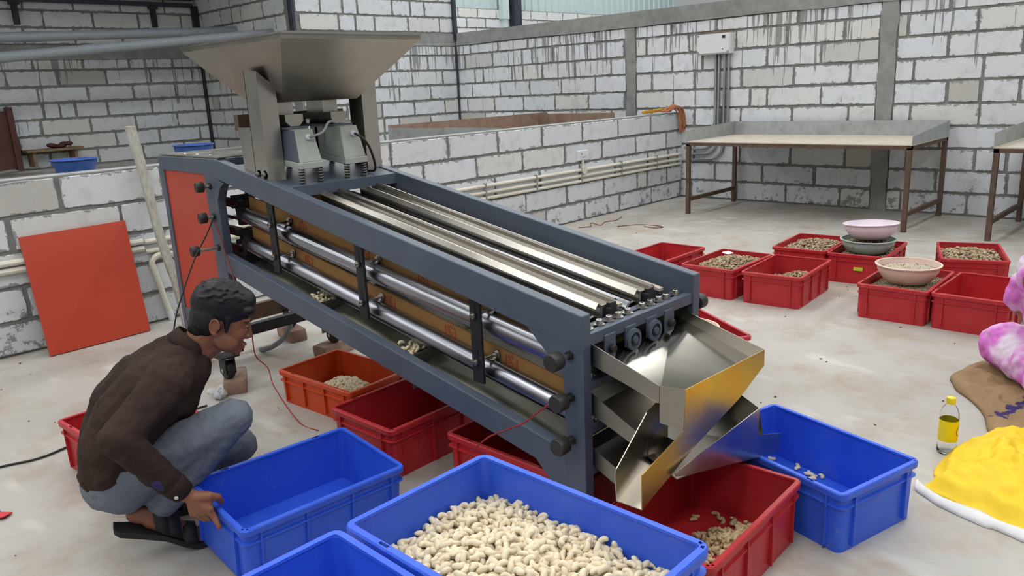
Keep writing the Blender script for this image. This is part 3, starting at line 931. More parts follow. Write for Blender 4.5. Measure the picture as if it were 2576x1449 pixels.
for z in (.555, .41, .27):
    part(MB().bb(X0 + TW, X1 - TW, 1.40, 1.47, z - .013, z + .013), 'end_bar', 'machine_paint', bevel=.002)
    for xx in (1.78, 2.28):
        part(MB().lathe([(.016, 0), (.016, .003), (.010, .003), (.010, .015)], (xx, 1.43, z + .013), 12), 'washer', 'bolt_steel')

# catch pans under the rollers, sagging steel troughs
for y0, y1, hole in ((1.50, 2.26, 1), (2.30, 2.88, 0), (2.92, 3.56, 0)):
    mb = MB(); n = 10
    rows = []
    for i in range(n + 1):
        y = y0 + (y1 - y0) * i / n
        zc = .268 + .178 * (y - 1.5)
        row = []
        for j in range(9):
            t = j / 8
            x = X0 + TW + .002 + (X1 - X0 - 2 * TW - .004) * t
            row.append((x, y, zc + .015 + (.12 + .05 * i / n) * t ** 1.15 + .02 * sin(pi * t) * sin(pi * i / n)))
        rows.append(row)
    o = part(mb.loft(rows, closed=False, cap=False), 'catch_pan', 'dusty_steel', smooth=True)
    o.modifiers.new('thick', 'SOLIDIFY').thickness = 0.002
    part(MB().bar((X0 + TW, y0 - .012, .30 + .178 * (y0 - 1.5)), (X1 - TW, y0 - .012, .30 + .178 * (y0 - 1.5)), .05, .004, upv=(0, 1, 0)), 'pan_edge', 'stainless_dull', o)
for yy in (2.285, 2.905):
    part(MB().bb(X0 + TW, X1 - TW, yy - .004, yy, .19 + .178 * (yy - 1.5), .315 + .178 * (yy - 1.5)), 'pan_divider', 'dusty_steel')
part(MB().prism([(X0 + TW + .004, 1.80, .225 + .178 * .30), (X1 - TW - .004, 1.80, .225 + .178 * .30), (X1 - TW - .004, 3.60, .225 + .178 * 2.1), (X0 + TW + .004, 3.60, .225 + .178 * 2.1)], (0, 0, .003)), 'base_sheet', 'dusty_steel')

# feeder platform, hopper posts and hopper
part(MB().prism([(X0 + TW, 3.035, ztop(3.035) - .018), (X1 - TW, 3.035, ztop(3.035) - .018), (X1 - TW, 3.50, ztop(3.5) - .018), (X0 + TW, 3.50, ztop(3.5) - .018)], (0, 0, .012)), 'feeder_deck', 'machine_paint')
part(MB().bb(X0 + TW, X1 - TW, 3.028, 3.036, ztop(3.03) - .05, ztop(3.03) - .004), 'deck_lip', 'machine_paint')
for xa, xb, sgn in ((1.722, 1.806, 1), (2.338, 2.254, -1)):
    lo_, hi_ = min(xa, xb), max(xa, xb)
    t = .004
    def lsec(k_):
        z0 = 1.085 if k_ == 0 else None
        return [(xb, 3.165, 1.085 if k_ == 0 else 1.50), (xa, 3.165, 1.085 if k_ == 0 else 1.566), (xa, 3.275, 1.105 if k_ == 0 else 1.57), (xa + sgn * t, 3.275, 1.105 if k_ == 0 else 1.57), (xa + sgn * t, 3.165 + t, 1.085 if k_ == 0 else 1.566), (xb, 3.165 + t, 1.085 if k_ == 0 else 1.50)]
    pz = part(MB().loft([lsec(0), lsec(1)]), 'hopper_post', 'stainless')
    part(MB().prism([(xa, 3.27, 1.10), (xb, 3.27, 1.10), (xb, 3.27, 1.50), (xa, 3.27, 1.57)], (0, t, 0)), 'post_flange', 'stainless', pz)
    part(MB().prism([(xa, 3.275, 1.115), (xa, 3.37, 1.135), (xa, 3.385, 1.33), (xa, 3.275, 1.33)], (sgn * t, 0, 0)), 'post_plate', 'stainless', pz)
    for yy in (3.19, 3.245):
        part(MB().lathe([(.020, -.004), (.020, 0)], (xa - sgn * .0, yy, 1.125), 14, Matrix.Rotation(-sgn * pi / 2, 3, 'Y')).lathe([(.011, 0), (.011, .014), (.006, .014), (.006, .008)], (xa - sgn * .002, yy, 1.125), 12, Matrix.Rotation(-sgn * pi / 2, 3, 'Y')), 'post_bolt', 'bolt_steel', pz)
HX0, HX1, HY0, HY1, HZ = 1.685, 2.395, 2.868, 3.765, 1.70
bx0, bx1, by0, by1, bz = 1.835, 2.225, 3.165, 3.46, 1.432
top = [(HX0, HY0), (HX1, HY0), (HX1, HY1), (HX0, HY1)]
bot = [(bx0, by0), (bx1, by0), (bx1, by1), (bx0, by1)]
hp = part(MB().loft([[(x, y, bz) for x, y in bot], [(x, y, HZ - .022) for x, y in top], [(x, y, HZ) for x, y in top]], cap=False), 'hopper', 'stainless_dull')
hp.modifiers.new('thick', 'SOLIDIFY').thickness = 0.003
rm = MB()
for (a, b) in zip(top, top[1:] + top[:1]):
    rm.bar((a[0], a[1], HZ), (b[0], b[1], HZ), .014, .007)
part(rm, 'hopper_rim', 'stainless', hp)
for xc in (1.872, 2.108):
    sp4 = [(xc - .04, 3.22), (xc + .04, 3.22), (xc + .04, 3.36), (xc - .04, 3.36)]
    part(MB().loft([[(x, y, 1.375) for x, y in sp4], [(x, y, bz + .003) for x, y in sp4]], cap=False), 'hopper_throat', 'stainless', hp).modifiers.new('thick', 'SOLIDIFY').thickness = .003
part(MB().bb(bx0, bx1, by0, by1, bz - .001, bz + .002), 'hopper_floor', 'stainless_dull', hp)
part(MB().bb(1.745, 2.315, 3.42, 3.46, 1.315, 1.385), 'throat_support', 'rusty_steel', hp)
# vibrating feeders on springs, each under its own little tray
for fi, xc in enumerate((1.872, 2.108)):
    fd = part(MB().prism([(xc - .062, 3.045, 1.143), (xc + .062, 3.045, 1.143), (xc + .062, 3.34, 1.173), (xc - .062, 3.34, 1.173)], (0, 0, .028)), 'feeder_base', 'feeder_paint', bevel=.003)
    part(MB().loft([[(xc - .058, 3.05, 1.171), (xc + .058, 3.05, 1.171), (xc + .058, 3.21, 1.188), (xc - .058, 3.21, 1.188)], [(xc - .046, 3.085, 1.312), (xc + .046, 3.085, 1.312), (xc + .046, 3.20, 1.318), (xc - .046, 3.20, 1.318)]]), 'feeder_cover', 'feeder_paint', fd, bevel=.004)
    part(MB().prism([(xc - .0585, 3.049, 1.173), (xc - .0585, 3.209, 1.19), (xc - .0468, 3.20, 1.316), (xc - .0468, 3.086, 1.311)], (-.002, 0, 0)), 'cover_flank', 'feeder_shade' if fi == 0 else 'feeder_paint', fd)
    part(MB().lathe([(.012, 0), (.014, .012), (.010, .018)], (xc + .012, 3.080, 1.278), 12, Matrix.Rotation(pi / 2, 3, 'X')), 'cable_gland', 'white_plastic', fd, smooth='auto')
    part(MB().bb(xc - .05, xc - .035, 3.22, 3.33, 1.18, 1.315).bb(xc + .035, xc + .05, 3.22, 3.33, 1.18, 1.315).bb(xc - .05, xc + .05, 3.27, 3.29, 1.19, 1.31), 'drive_bracket', 'feeder_paint', fd)
    part(MB().bb(xc - .055, xc + .055, 3.13, 3.38, 1.315, 1.324), 'tray_seat', 'feeder_shade', fd)
    pr = [(-.045, .052), (-.045, .022), (-.022, 0), (.022, 0), (.045, .022), (.045, .052)]
    tr = part(MB().loft([[(xc + a, y, 1.326 + b) for a, b in pr] for y in (3.15, 3.41)], closed=False, cap=False), 'feeder_tray', 'stainless', fd)
    tr.modifiers.new('thick', 'SOLIDIFY').thickness = .0025
    part(MB().prism([(xc + a, 3.152, 1.326 + b) for a, b in pr], (0, .002, 0)), 'tray_front', 'stainless', fd)
    for sx, sy in ((-.046, 3.06), (.046, 3.06), (-.046, 3.32), (.046, 3.32)):
        zb = ztop(sy) - .006; n = 5.5; pts = []
        hgt = 1.143 + (sy - 3.045) * .1 - zb
        for i in range(56):
            t = i / 55
            pts.append((xc + sx + .0125 * cos(2 * pi * n * t), sy + .0125 * sin(2 * pi * n * t), zb + hgt * t))
        part(MB().tube(pts, .0034, 5), 'spring', 'spring_steel', fd, smooth=True)
part(MB().tube(smoothed([(1.886, 3.064, 1.278), (1.93, 3.03, 1.295), (1.98, 3.05, 1.335), (2.04, 3.10, 1.335), (2.09, 3.16, 1.322)], 6), .006, 7), 'feeder_cable', 'cable_grey', smooth=True)
part(MB().tube(smoothed([(2.122, 3.064, 1.278), (2.15, 3.035, 1.25), (2.19, 3.04, 1.19), (2.225, 3.07, 1.10), (2.19, 3.12, 1.10)], 6), .006, 7), 'feeder_cable', 'cable_black', smooth=True)

# discharge chutes
def sheet(name, mat, polys, t, parent=mc):
    mb = MB()
    for poly in polys:
        n = len(mb.v)
        mb.v += [tuple(p) for p in poly]; mb.f.append(tuple(range(n, n + len(poly))))
    o = mb.build(name, mat, parent, fix=False)
    s_ = o.modifiers.new('thick', 'SOLIDIFY'); s_.thickness = t; s_.offset = 0
    return o
yF, yS = 1.117, 1.203
c1 = sheet('upper_chute', 'stainless_bright', [[(1.75, 1.43, .635), (2.30, 1.46, .638), (2.30, yF, .521), (1.86, yF, .478), (1.75, 1.165, .560)]], .003)
sheet('chute_wall', 'stainless_dull', [[(1.75, 1.43, .70), (1.75, 1.43, .63), (1.75, 1.159, .560), (1.75, 1.159, .613)]], .003, c1)
sheet('chute_wall', 'stainless', [[(2.30, 1.46, .672), (2.30, 1.46, .63), (2.30, yF, .521), (2.30, yF, .576)]], .003, c1)
sheet('chute_facet', 'stainless_dull', [[(1.75, 1.159, .613), (1.75, 1.159, .50), (1.818, yF, .462), (1.818, yF, .590)]], .003, c1)
sheet('chute_front', 'stainless_film', [[(2.30, yF, .576), (1.818, yF, .590), (1.812, yF, .465), (1.600, yF, .410), (1.600, yF, .305), (1.858, yF, .39), (2.13, yF, .456), (2.30, yF, .521)]], .003, c1)
sheet('spout_floor', 'stainless', [[(1.600, yF, .305), (1.600, yS, .302), (1.86, yS, .40), (1.86, yF, .39)]], .003, c1)
sheet('spout_wall', 'stainless', [[(1.600, yS, .302), (1.593, yS, .385), (1.602, yS, .402), (1.75, yS, .520), (1.86, yS, .55), (1.86, yS, .40)]], .003, c1)
yG = 1.10
c2 = sheet('lower_chute', 'stainless_dull', [[(1.752, 1.42, .47), (2.29, 1.44, .47), (2.29, yG, .235), (1.752, yG, .34)]], .003)
sheet('chute_wall', 'stainless_dull', [[(1.752, 1.44, .545), (1.752, 1.44, .47), (1.752, 1.20, .385), (1.752, 1.20, .43)]], .003, c2)
sheet('chute_wall', 'stainless_dull', [[(2.292, 1.44, .52), (2.292, 1.44, .45), (2.292, yG, .235), (2.245, yG, .392)]], .003, c2)
sheet('chute_front', 'stainless', [[(2.244, yG, .392), (2.240, yG, .300), (2.262, yG, .292), (2.415, yG, .240), (2.418, yG, .225), (2.392, yG, .176), (1.84, yG, .322), (1.742, yG, .352), (1.74, yG, .365)]], .003, c2)
sheet('spout_floor', 'stainless', [[(2.392, yG, .176), (2.392, 1.19, .176), (2.1, 1.19, .26), (2.1, yG, .255)]], .003, c2)
c3 = sheet('third_chute', 'stainless_dull', [[(1.752, 1.44, .31), (2.29, 1.44, .31), (2.29, 1.24, .225), (1.80, 1.24, .225)]], .003)
sheet('chute_wall', 'stainless_dull', [[(1.752, 1.44, .36), (1.752, 1.44, .30), (1.752, 1.30, .24), (1.752, 1.27, .285)]], .003, c3)

# strap of wires tied to the knobs
part(MB().tube(smoothed([(1.692, 3.69, .905), (1.629, 3.66, .829), (1.546, 3.64, .729), (1.454, 3.60, .598), (1.382, 3.58, .459), (1.32, 3.56, .25), (1.28, 3.56, .02), (1.2, 3.6, .006)], 8), .0035, 6), 'trailing_cable', 'cable_black', smooth=True)
part(MB().tube(smoothed([(1.692, 3.71, .905), (1.688, 3.64, .80), (1.688, 3.60, .70), (1.68, 3.52, .56), (1.66, 3.40, .40), (1.675, 3.42, .25), (1.72, 3.40, .175), (1.70, 3.32, .10), (1.66, 3.05, .006), (1.667, 2.905, .005)], 8), .003, 6), 'trailing_wire', 'wire_red', smooth=True)
part(MB().tube(smoothed([(1.655, 1.47, .52), (1.66, 1.53, .475), (1.66, 1.62, .40), (1.66, 1.741, .331), (1.655, 1.80, .29), (1.65, 1.89, .20), (1.62, 1.98, .05)], 8), .003, 6), 'trailing_wire', 'wire_red', smooth=True)
tag(MB().tube(smoothed([(2.22, 4.0, .30), (2.20, 3.97, .236), (2.15, 3.965, .129), (2.10, 4.04, .055), (2.087, 4.143, .016), (2.08, 4.17, .014)], 8), .015, 10).build('flexible_hose', 'hose_grey', smooth=True), 'grey flexible hose hanging from the machine down to the floor', 'hose')

# ------------------------------------------------------------------ crates
def crate_proto(name, mat, L=.6, W=.4, H=.21):
    root = bpy.data.objects.new(name, None); COL.objects.link(root)
    r = .022; t = .0035
    ins = .011
    lo = .006
    loops = [rrect(L - 2 * ins - lo, W - 2 * ins - lo, r, 0), rrect(L - 2 * ins, W - 2 * ins, r, H - .045), rrect(L - 2 * ins, W - 2 * ins, r, H - .006),
             rrect(L - 2 * ins - 2 * t, W - 2 * ins - 2 * t, r, H - .006), rrect(L - 2 * ins - 2 * t, W - 2 * ins - 2 * t, r, H - .045), rrect(L - 2 * ins - lo - 2 * t, W - 2 * ins - lo - 2 * t, r * .8, .006)]
    MB().loft(loops).build('shell', mat, root, smooth='auto', angle=40)
    # rim: a ring with oblong slots through its long and short sides
    sl = [(.30 * L, .012 * 2.2)]
    def ring(inset, z):
        pts = []
        lx, ly, rr_ = L - 2 * inset, W - 2 * inset, max(.004, .024 - inset)
        cuts_x = sorted([s_ for c_ in (-.29 * L, .29 * L) for s_ in (c_ - .014, c_ + .014)])
        cuts_y = sorted([s_ for c_ in (-.16, .16) for s_ in (c_ * W / .4 - .006, c_ * W / .4 + .006)])
        def arc(cx, cy, a0):
            return [(cx + rr_ * cos(radians(a0 + 30 * i)), cy + rr_ * sin(radians(a0 + 30 * i)), z) for i in range(4)]
        pts += arc(lx / 2 - rr_, ly / 2 - rr_, 0)
        pts += [(x, ly / 2, z) for x in cuts_x[::-1]]
        pts += arc(-lx / 2 + rr_, ly / 2 - rr_, 90)
        pts += [(-lx / 2, y, z) for y in cuts_y[::-1]]
        pts += arc(-lx / 2 + rr_, -ly / 2 + rr_, 180)
        pts += [(x, -ly / 2, z) for x in cuts_x]
        pts += arc(lx / 2 - rr_, -ly / 2 + rr_, 270)
        pts += [(lx / 2, y, z) for y in cuts_y]
        return pts
    rings = [ring(.001, H - .022), ring(0, H - .004), ring(.003, H), ring(.0065, H), ring(.0135, H), ring(.0165, H), ring(.0175, H - .006)]
    n = len(rings[0])
    mb = MB(); mb.v = [p for q in rings for p in q]
    slots = {4, 6, 16, 18}     # cells of the long sides that stay open
    for a in range(len(rings) - 1):
        for i in range(n):
            if a == 3 and i in slots: continue
            j = (i + 1) % n
            mb.f.append((a * n + i, a * n + j, (a + 1) * n + j, (a + 1) * n + i))
    mb.build('rim', mat, root, smooth='auto', angle=35)
    # girdle under the rim
    MB().loft([rrect(L - 2 * ins, W - 2 * ins, r, H - .056), rrect(L - .006, W - .006, r, H - .054), rrect(L - .006, W - .006, r, H - .050), rrect(L - 2 * ins, W - 2 * ins, r, H - .048)], cap=False).build('girdle', mat, root, smooth='auto')
    ribs = []
    for sy in (-1, 1):
        for x in (-.40 * L, -.14 * L, .14 * L, .40 * L):
            ribs.append(((x, sy * (W / 2 - .0070), H / 2), (.005, .012, H - .03)))
    for sx in (-1, 1):
        for y in (-.33 * W, .33 * W):
            ribs.append(((sx * (L / 2 - .0070), y, H / 2), (.012, .005, H - .03)))
    mx = MB().box((0, 0, 0), (.005, .012, H - .03)).mesh('rib'); my = MB().box((0, 0, 0), (.012, .005, H - .03)).mesh('rib')
    for m_ in (mx, my): m_.materials.append(MAT[mat])
    for i, (c, d_) in enumerate(ribs):
        o = bpy.data.objects.new('rib', mx if i < 8 else my)
        COL.objects.link(o); o.parent = root; o.location = c
    return root

PROTO = {}
def crate(kind, x, y, yaw, label, z=0.0, rx=0, ry=0, group=None):
    mat = {'blue': 'blue_plastic', 'red': 'red_plastic', 'orange': 'orange_plastic'}[kind]
    if kind not in PROTO:
        PROTO[kind] = crate_proto('plastic_crate', mat, *((.56, .375, .165) if kind == 'orange' else (.6, .4, .21)))
        o = PROTO[kind]
    else:
        o = copy_tree(PROTO[kind])
    o.location = (x, y, z); o.rotation_euler = (radians(rx), radians(ry), radians(yaw))
    tag(o, label, 'crate', group or {'blue': 'blue plastic crates', 'red': 'red plastic crates', 'orange': 'orange plastic crates'}[kind])
    return o
cr_man = crate('blue', 1.185, 2.244, -1.95, 'empty blue plastic crate gripped by the squatting man', z=.008, rx=4.5, ry=1.3)
FX, FY, FZ = .938, .937, .413
cr_nut = crate('blue', FX, FY, 90.45, 'blue plastic crate filled with pale cashew kernels', z=FZ)
crate('blue', FX, FY, 90.45, 'blue crate directly under the one filled with kernels', z=.2025)
crate('blue', FX, FY, 90.45, 'lowest blue crate under the one filled with kernels', z=.0)
gx, gy = FX - .412, FY - .005
crate('blue', gx, gy, 90.0, 'empty blue crate beside the crate of kernels, cut off by the picture edge', z=FZ)
crate('blue', gx, gy, 90.0, 'middle blue crate of the stack topped by the empty cut-off crate', z=.2025)
crate('blue', gx, gy, 90.0, 'lowest blue crate of the stack topped by the empty cut-off crate', z=.0)
cr_br = crate('blue', 2.444, 1.029, 75.6, 'blue plastic crate with few kernels receiving the lower steel chute')
cr_rf = crate('red', 1.895, 1.111, 2.4, 'red crate with scattered kernels below the upper spout')
cr_r2 = crate('red', 1.89, 2.462, 1.5, 'red crate under the machine between the orange crate and the gripped blue one')
cr_r3 = crate('red', 1.93, 1.795, 91.5, 'shaded red crate under the low end of the machine')
cr_or = crate('orange', 1.955, 3.10, 94.5, 'orange-red crate with heaped kernels under the machine')
crate('red', 1.015, 3.17, 94.0, 'red crate half hidden behind the squatting man')
cr_a = crate('red', 4.85, 3.19, 0.8, 'red crate just beyond the machine rail with little in it')
cr_b = crate('red', 4.874, 2.666, 0.9, 'red crate of brown nuts with a white paper scrap on top')
cr_c = crate('red', 4.901, 2.24, 4.7, 'red crate filled only halfway with dark brown nuts')
cr_d = crate('red', 5.726, 2.429, 5.0, 'red crate of brown nuts next to the stacked bowls')
cr_e = crate('red', 5.736, 2.022, 5.2, 'red crate carrying the green and pink bowls')
cr_f = crate('red', 5.953, 1.409, 18.9, 'red crate of dark nuts standing alone near the table leg')
cr_g = crate('red', 4.984, 1.515, 2.0, 'red crate of fine grit carrying the wide beige basin')
cr_h = crate('red', 4.997, 1.100, 0.5, 'empty red crate beside the seated person')
cr_i = crate('red', 3.40, 2.08, 59.0, 'red crate beside the machine with a pale basin inside')
for c_, dy in ((cr_e, -.02), (cr_f, 0.02)):
    MB().bb(-.3005, -.2935, dy - .03, dy + .03, .098, .122).build('tag_sticker', 'lime_tag', c_)

# ------------------------------------------------------------------ nuts
def nut_mesh(name, mat, seg=8, rings=9, L=.0125, r=.0062, arc=200):
    """kidney shaped kernel, lying in its XY plane"""
    mb = MB(); loops = []
    for i in range(rings + 1):
        t = i / rings
        a = radians(-arc / 2 + arc * t)
        e = 2 * t - 1
        rad = r * max(.12, (1 - abs(e) ** 3.2)) ** .5 * (1.08 - .12 * t)
        R0 = L * .72
        c = Vector((R0 * cos(a), R0 * 1.15 * sin(a), 0))
        n_ = Vector((cos(a), sin(a), 0))
        loops.append([c + n_ * rad * cos(2 * pi * k_ / seg) + Vector((0, 0, rad * .95 * sin(2 * pi * k_ / seg))) for k_ in range(seg)])
    mb.loft(loops)
    me = mb.mesh(name)
    bm = bmesh.new(); bm.from_mesh(me); bmesh.ops.recalc_face_normals(bm, faces=bm.faces); bm.to_mesh(me); bm.free()
    for p in me.polygons: p.use_smooth = True
    me.materials.append(MAT[mat])
    return me
NUTS = [nut_mesh('cashew', 'cashew_cream', L=.0125 * s_, r=.0066 * q_, arc=a_) for s_, q_, a_ in ((1, 1, 185), (1.05, .95, 165), (.95, 1.05, 205), (1.1, 1.0, 150), (.9, .95, 220))]
NUTS_TAN = [nut_mesh('cashew', 'cashew_tan', L=.0125 * s_, r=.0064 * q_, arc=a_) for s_, q_, a_ in ((1, 1, 185), (1.0, .95, 160), (.95, 1.0, 205))]

def nut_rot(rng, flat=.5):
    return Euler((rng.gauss(0, flat) + (pi if rng.random() < .5 else 0), rng.gauss(0, flat), rng.uniform(0, 2 * pi)))

def place_nut(me, p, rot, sc, label, group, name='cashew'):
    o = bpy.data.objects.new(name, me); COL.objects.link(o)
    o.location = p; o.rotation_euler = rot; o.scale = (sc, sc, sc)
    return tag(o, label, 'cashew', group)

def nut_stuff(name, items, mat, label, cat='nuts', seg=6, rings=6, L=.0125, r=.0064):
    """many kernels in one object: items are (position, rotation, scale)"""
    vs_ = []; fs_ = []
    rings_ = []
    base = MB(); loops = []
    for i in range(rings + 1):
        t = i / rings; a = radians(-95 + 190 * t); e = 2 * t - 1
        rad = r * max(.15, (1 - abs(e) ** 3)) ** .5
        c = Vector((L * .72 * cos(a), L * .83 * sin(a), 0)); n_ = Vector((cos(a), sin(a), 0))
        loops.append([c + n_ * rad * cos(2 * pi * k_ / seg) + Vector((0, 0, rad * sin(2 * pi * k_ / seg))) for k_ in range(seg)])
    base.loft(loops)
    for p, rot, sc in items:
        m_ = Matrix.Translation(p) @ rot.to_matrix().to_4x4() @ Matrix.Scale(sc, 4)
        n = len(vs_)
        vs_ += [tuple(m_ @ Vector(q)) for q in base.v]
        fs_ += [tuple(i + n for i in q) for q in base.f]
    me = bpy.data.meshes.new(name); me.from_pydata(vs_, [], fs_)
    bm = bmesh.new(); bm.from_mesh(me); bmesh.ops.recalc_face_normals(bm, faces=bm.faces); bm.to_mesh(me); bm.free()
    o = link(name, me, mat, smooth=True)
    tag(o, label, cat, kind='stuff')
    return o

def mound(name, mat, fn, lx, ly, loc, yaw, zb, parent=None, n=26, shape='rect'):
    """closed heap: height fn(u,v) above zb inside an lx x ly footprint"""
    mb = MB(); rows = []
    for i in range(n + 1):
        row = []
        for j in range(n + 1):
            u_, v_ = -1 + 2 * i / n, -1 + 2 * j / n
            if shape == 'round':
                k_ = max(abs(u_), abs(v_)); h_ = math.hypot(u_, v_) or 1
                x, y = u_ * k_ / h_ * lx / 2, v_ * k_ / h_ * ly / 2
            else:
                x, y = u_ * lx / 2, v_ * ly / 2
            row.append((x, y, zb + fn(u_, v_)))
        rows.append(row)
    mb.loft(rows, closed=False, cap=False)
    # skirt down to the base
    o = mb.build(name, mat, parent, smooth=True)
    o.location = loc if parent is None else (0, 0, 0)
    o.rotation_euler = (0, 0, yaw) if parent is None else (0, 0, 0)
    return o

# big crate of kernels: individuals on top, the rest joined below
def hz(x, y):
    """height of the kernel surface above the crate base, crate-local x (long) and y"""
    return .112 + .036 * math.exp(-((x + .02) ** 2 / .05 + (y) ** 2 / .03)) + .006 * sin(31 * x + 9) * sin(27 * y)
rng = random.Random(5)
cM = Matrix.Translation((FX, FY, FZ)) @ Matrix.Rotation(radians(90.45), 4, 'Z')
cmi = cM.inverted()
pts = []
sp = .0165
yy = -.178
row = 0
while yy < .178:
    xx = -.278 + (row % 2) * sp / 2
    while xx < .278:
        x_, y_ = xx + rng.uniform(-.005, .005), yy + rng.uniform(-.005, .005)
        pts.append((x_, y_)); xx += sp
    yy += sp * .86; row += 1
ind = []; rest = []
for x_, y_ in pts:
    p = cM @ Vector((x_, y_, hz(x_, y_) + rng.uniform(-.003, .005)))
    ind.append((p, nut_rot(rng, .55), rng.uniform(.9, 1.12)))
def in_view(p):
    d_ = p - Vector((0, 0, 1.45)); z_ = d_.dot(fw)
    u_ = d_.dot(r2) / z_ * 1960; v_ = -d_.dot(u2) / z_ * 1960
    return abs(u_) < 1288 and abs(v_) < 720, z_
seen = sorted([q for q in ind if in_view(q[0])[0]], key=lambda q: in_view(q[0])[1])
hid = [q for q in ind if not in_view(q[0])[0]]
top300 = seen[:285]
for p, rot, sc in top300:
    place_nut(rng.choice(NUTS), p, rot, sc, 'pale cashew kernel lying in the heap filling the blue crate', 'cashew kernels in the blue crate')
rest = seen[285:] + hid
for x_, y_ in pts:
    p = cM @ Vector((x_ + rng.uniform(-.008, .008), y_ + rng.uniform(-.008, .008), hz(x_, y_) - .010 + rng.uniform(-.003, .002)))
    rest.append((p, nut_rot(rng, .8), rng.uniform(.9, 1.1)))
nut_stuff('cashew_heap', rest, 'cashew_cream', 'pale cashew kernels filling the blue crate below the topmost ones', seg=8, rings=8)
o = mound('cashew_bed', 'cashew_tan', lambda u_, v_: hz(u_ * .278, v_ * .178) - .018, .558, .358, (FX, FY, FZ), radians(90.45), 0)
tag(o, 'dense lower layer of kernels in the blue crate', 'nuts', kind='stuff')

# loose kernels in the red and the blue crate below the chutes
rng = random.Random(9)
cR = Matrix.Translation((1.895, 1.111, 0)) @ Matrix.Rotation(radians(2.4), 4, 'Z')
loose = [(.208, .124), (.173, .112), (.250, .074), (.245, .048), (.234, -.017), (.247, -.046), (.115, .045), (.03, .05)]
for x_, y_ in loose:
    place_nut(rng.choice(NUTS_TAN), cR @ Vector((x_, y_, .0125)), Euler((0, 0, rng.uniform(0, 6))), 1.1, 'loose cashew kernel on the floor of the red crate below the spout', 'loose kernels in the red crate')
items = []
for i in range(190):
    a = rng.gauss(0, .075); b = rng.gauss(0, .055)
    x_, y_ = max(-.255, min(.255, .12 + a)), max(-.155, min(.06, -.06 + b))
    h_ = .010 + .035 * math.exp(-((x_ - .12) ** 2 / .010 + (y_ + .06) ** 2 / .006)) * rng.uniform(.3, 1)
    items.append((cR @ Vector((x_, y_, h_)), nut_rot(rng, .5), rng.uniform(.95, 1.15)))
nut_stuff('cashew_heap', items, 'cashew_tan', 'small heap of kernels in the corner of the red crate below the spout', seg=8, rings=8)
cB = Matrix.Translation((2.444, 1.029, 0)) @ Matrix.Rotation(radians(75.6), 4, 'Z')
for x_, y_ in ((.157, -.160), (.13, -.149), (.091, -.149), (.084, -.163), (.066, -.155), (.050, -.163), (.065, -.134), (.25, -.141), (.05, -.145)):
    place_nut(rng.choice(NUTS), cB @ Vector((x_, y_, .0125)), Euler((0, 0, rng.uniform(0, 6))), 1.1, 'loose cashew kernel on the floor of the blue crate under the lower chute', 'loose kernels in the blue crate under the chute')

def heap(c_obj, fn, count, mat, bed, label, lx=.528, ly=.328, scale=1.0, z0=.0, flat=.6, seed=1, name='nut_heap'):
    rg = random.Random(seed)
    m_ = Matrix.Translation(c_obj.location) @ c_obj.rotation_euler.to_matrix().to_4x4()
    it = []
    for _ in range(count):
        u_, v_ = rg.uniform(-1, 1), rg.uniform(-1, 1)
        h_ = fn(u_, v_)
        if h_ < .012: continue
        it.append((m_ @ Vector((u_ * lx / 2, v_ * ly / 2, z0 + h_ + rg.uniform(-.006, .004))), nut_rot(rg, flat), scale * rg.uniform(.85, 1.2)))
    o1 = nut_stuff(name, it, mat, label, seg=5, rings=5)
    b = mound('nut_bed', bed, lambda u_, v_: max(.0, fn(u_, v_) - .010), lx, ly, c_obj.location, c_obj.rotation_euler.z, z0 + .001)
    b.parent = None
    tag(b, 'lower layer of the ' + label, 'nuts', kind='stuff')
def bell(h0, h1, cx=0, cy=0, s=.5):
    return lambda u_, v_: h0 + h1 * math.exp(-(((u_ - cx) ** 2 + (v_ - cy) ** 2) / s))
heap(cr_or, bell(.0, .115, -.08, .0, .65), 2000, 'cashew_cream', 'nut_bed', 'kernels heaped in the orange-red crate', lx=.48, ly=.295, seed=3)
heap(cr_r2, bell(-.03, .19, -.40, -1.05, .24), 600, 'cashew_cream', 'nut_bed', 'kernels piled along the wall of the red crate under the machine', seed=4)
heap(cr_b, bell(.155, .05, .1, 0, .8), 900, 'cashew_raw', 'nut_bed_dark', 'brown nuts filling the crate with the paper scrap', seed=5, scale=1.05)
heap(cr_c, bell(.07, .075, .25, -.3, .6), 800, 'cashew_raw', 'nut_bed_dark', 'dark brown nuts in the half filled red crate', seed=6, scale=1.05)
heap(cr_d, bell(.16, .045, .1, 0, .7), 850, 'cashew_raw', 'nut_bed_dark', 'brown nuts in the crate next to the stacked bowls', seed=7, scale=1.05)
heap(cr_e, bell(.15, .01, -.2, 0, .6), 800, 'cashew_raw', 'nut_bed_dark', 'brown nuts under the green bowl', seed=8, scale=1.05)
heap(cr_f, bell(.155, .045, .1, 0, .7), 700, 'cashew_raw', 'nut_bed_dark', 'dark nuts in the crate standing alone', seed=9, scale=1.25)
heap(cr_a, bell(.03, .08, .5, -.3, .5), 500, 'cashew_cream', 'nut_bed', 'pale bits in the crate beyond the machine rail', seed=10, scale=.8)
heap(cr_g, bell(.168, .012, -.2, 0, .8), 2200, 'cashew_raw', 'grit', 'fine grit below the beige basin', seed=11, scale=.28)
tag(MB().prism([(4.98, 2.72, .216), (5.02, 2.70, .218), (5.05, 2.76, .222), (5.0, 2.78, .218)], (0.004, 0, .004)).build('paper_scrap', 'paper'), 'white paper scrap on the brown nuts', 'paper')

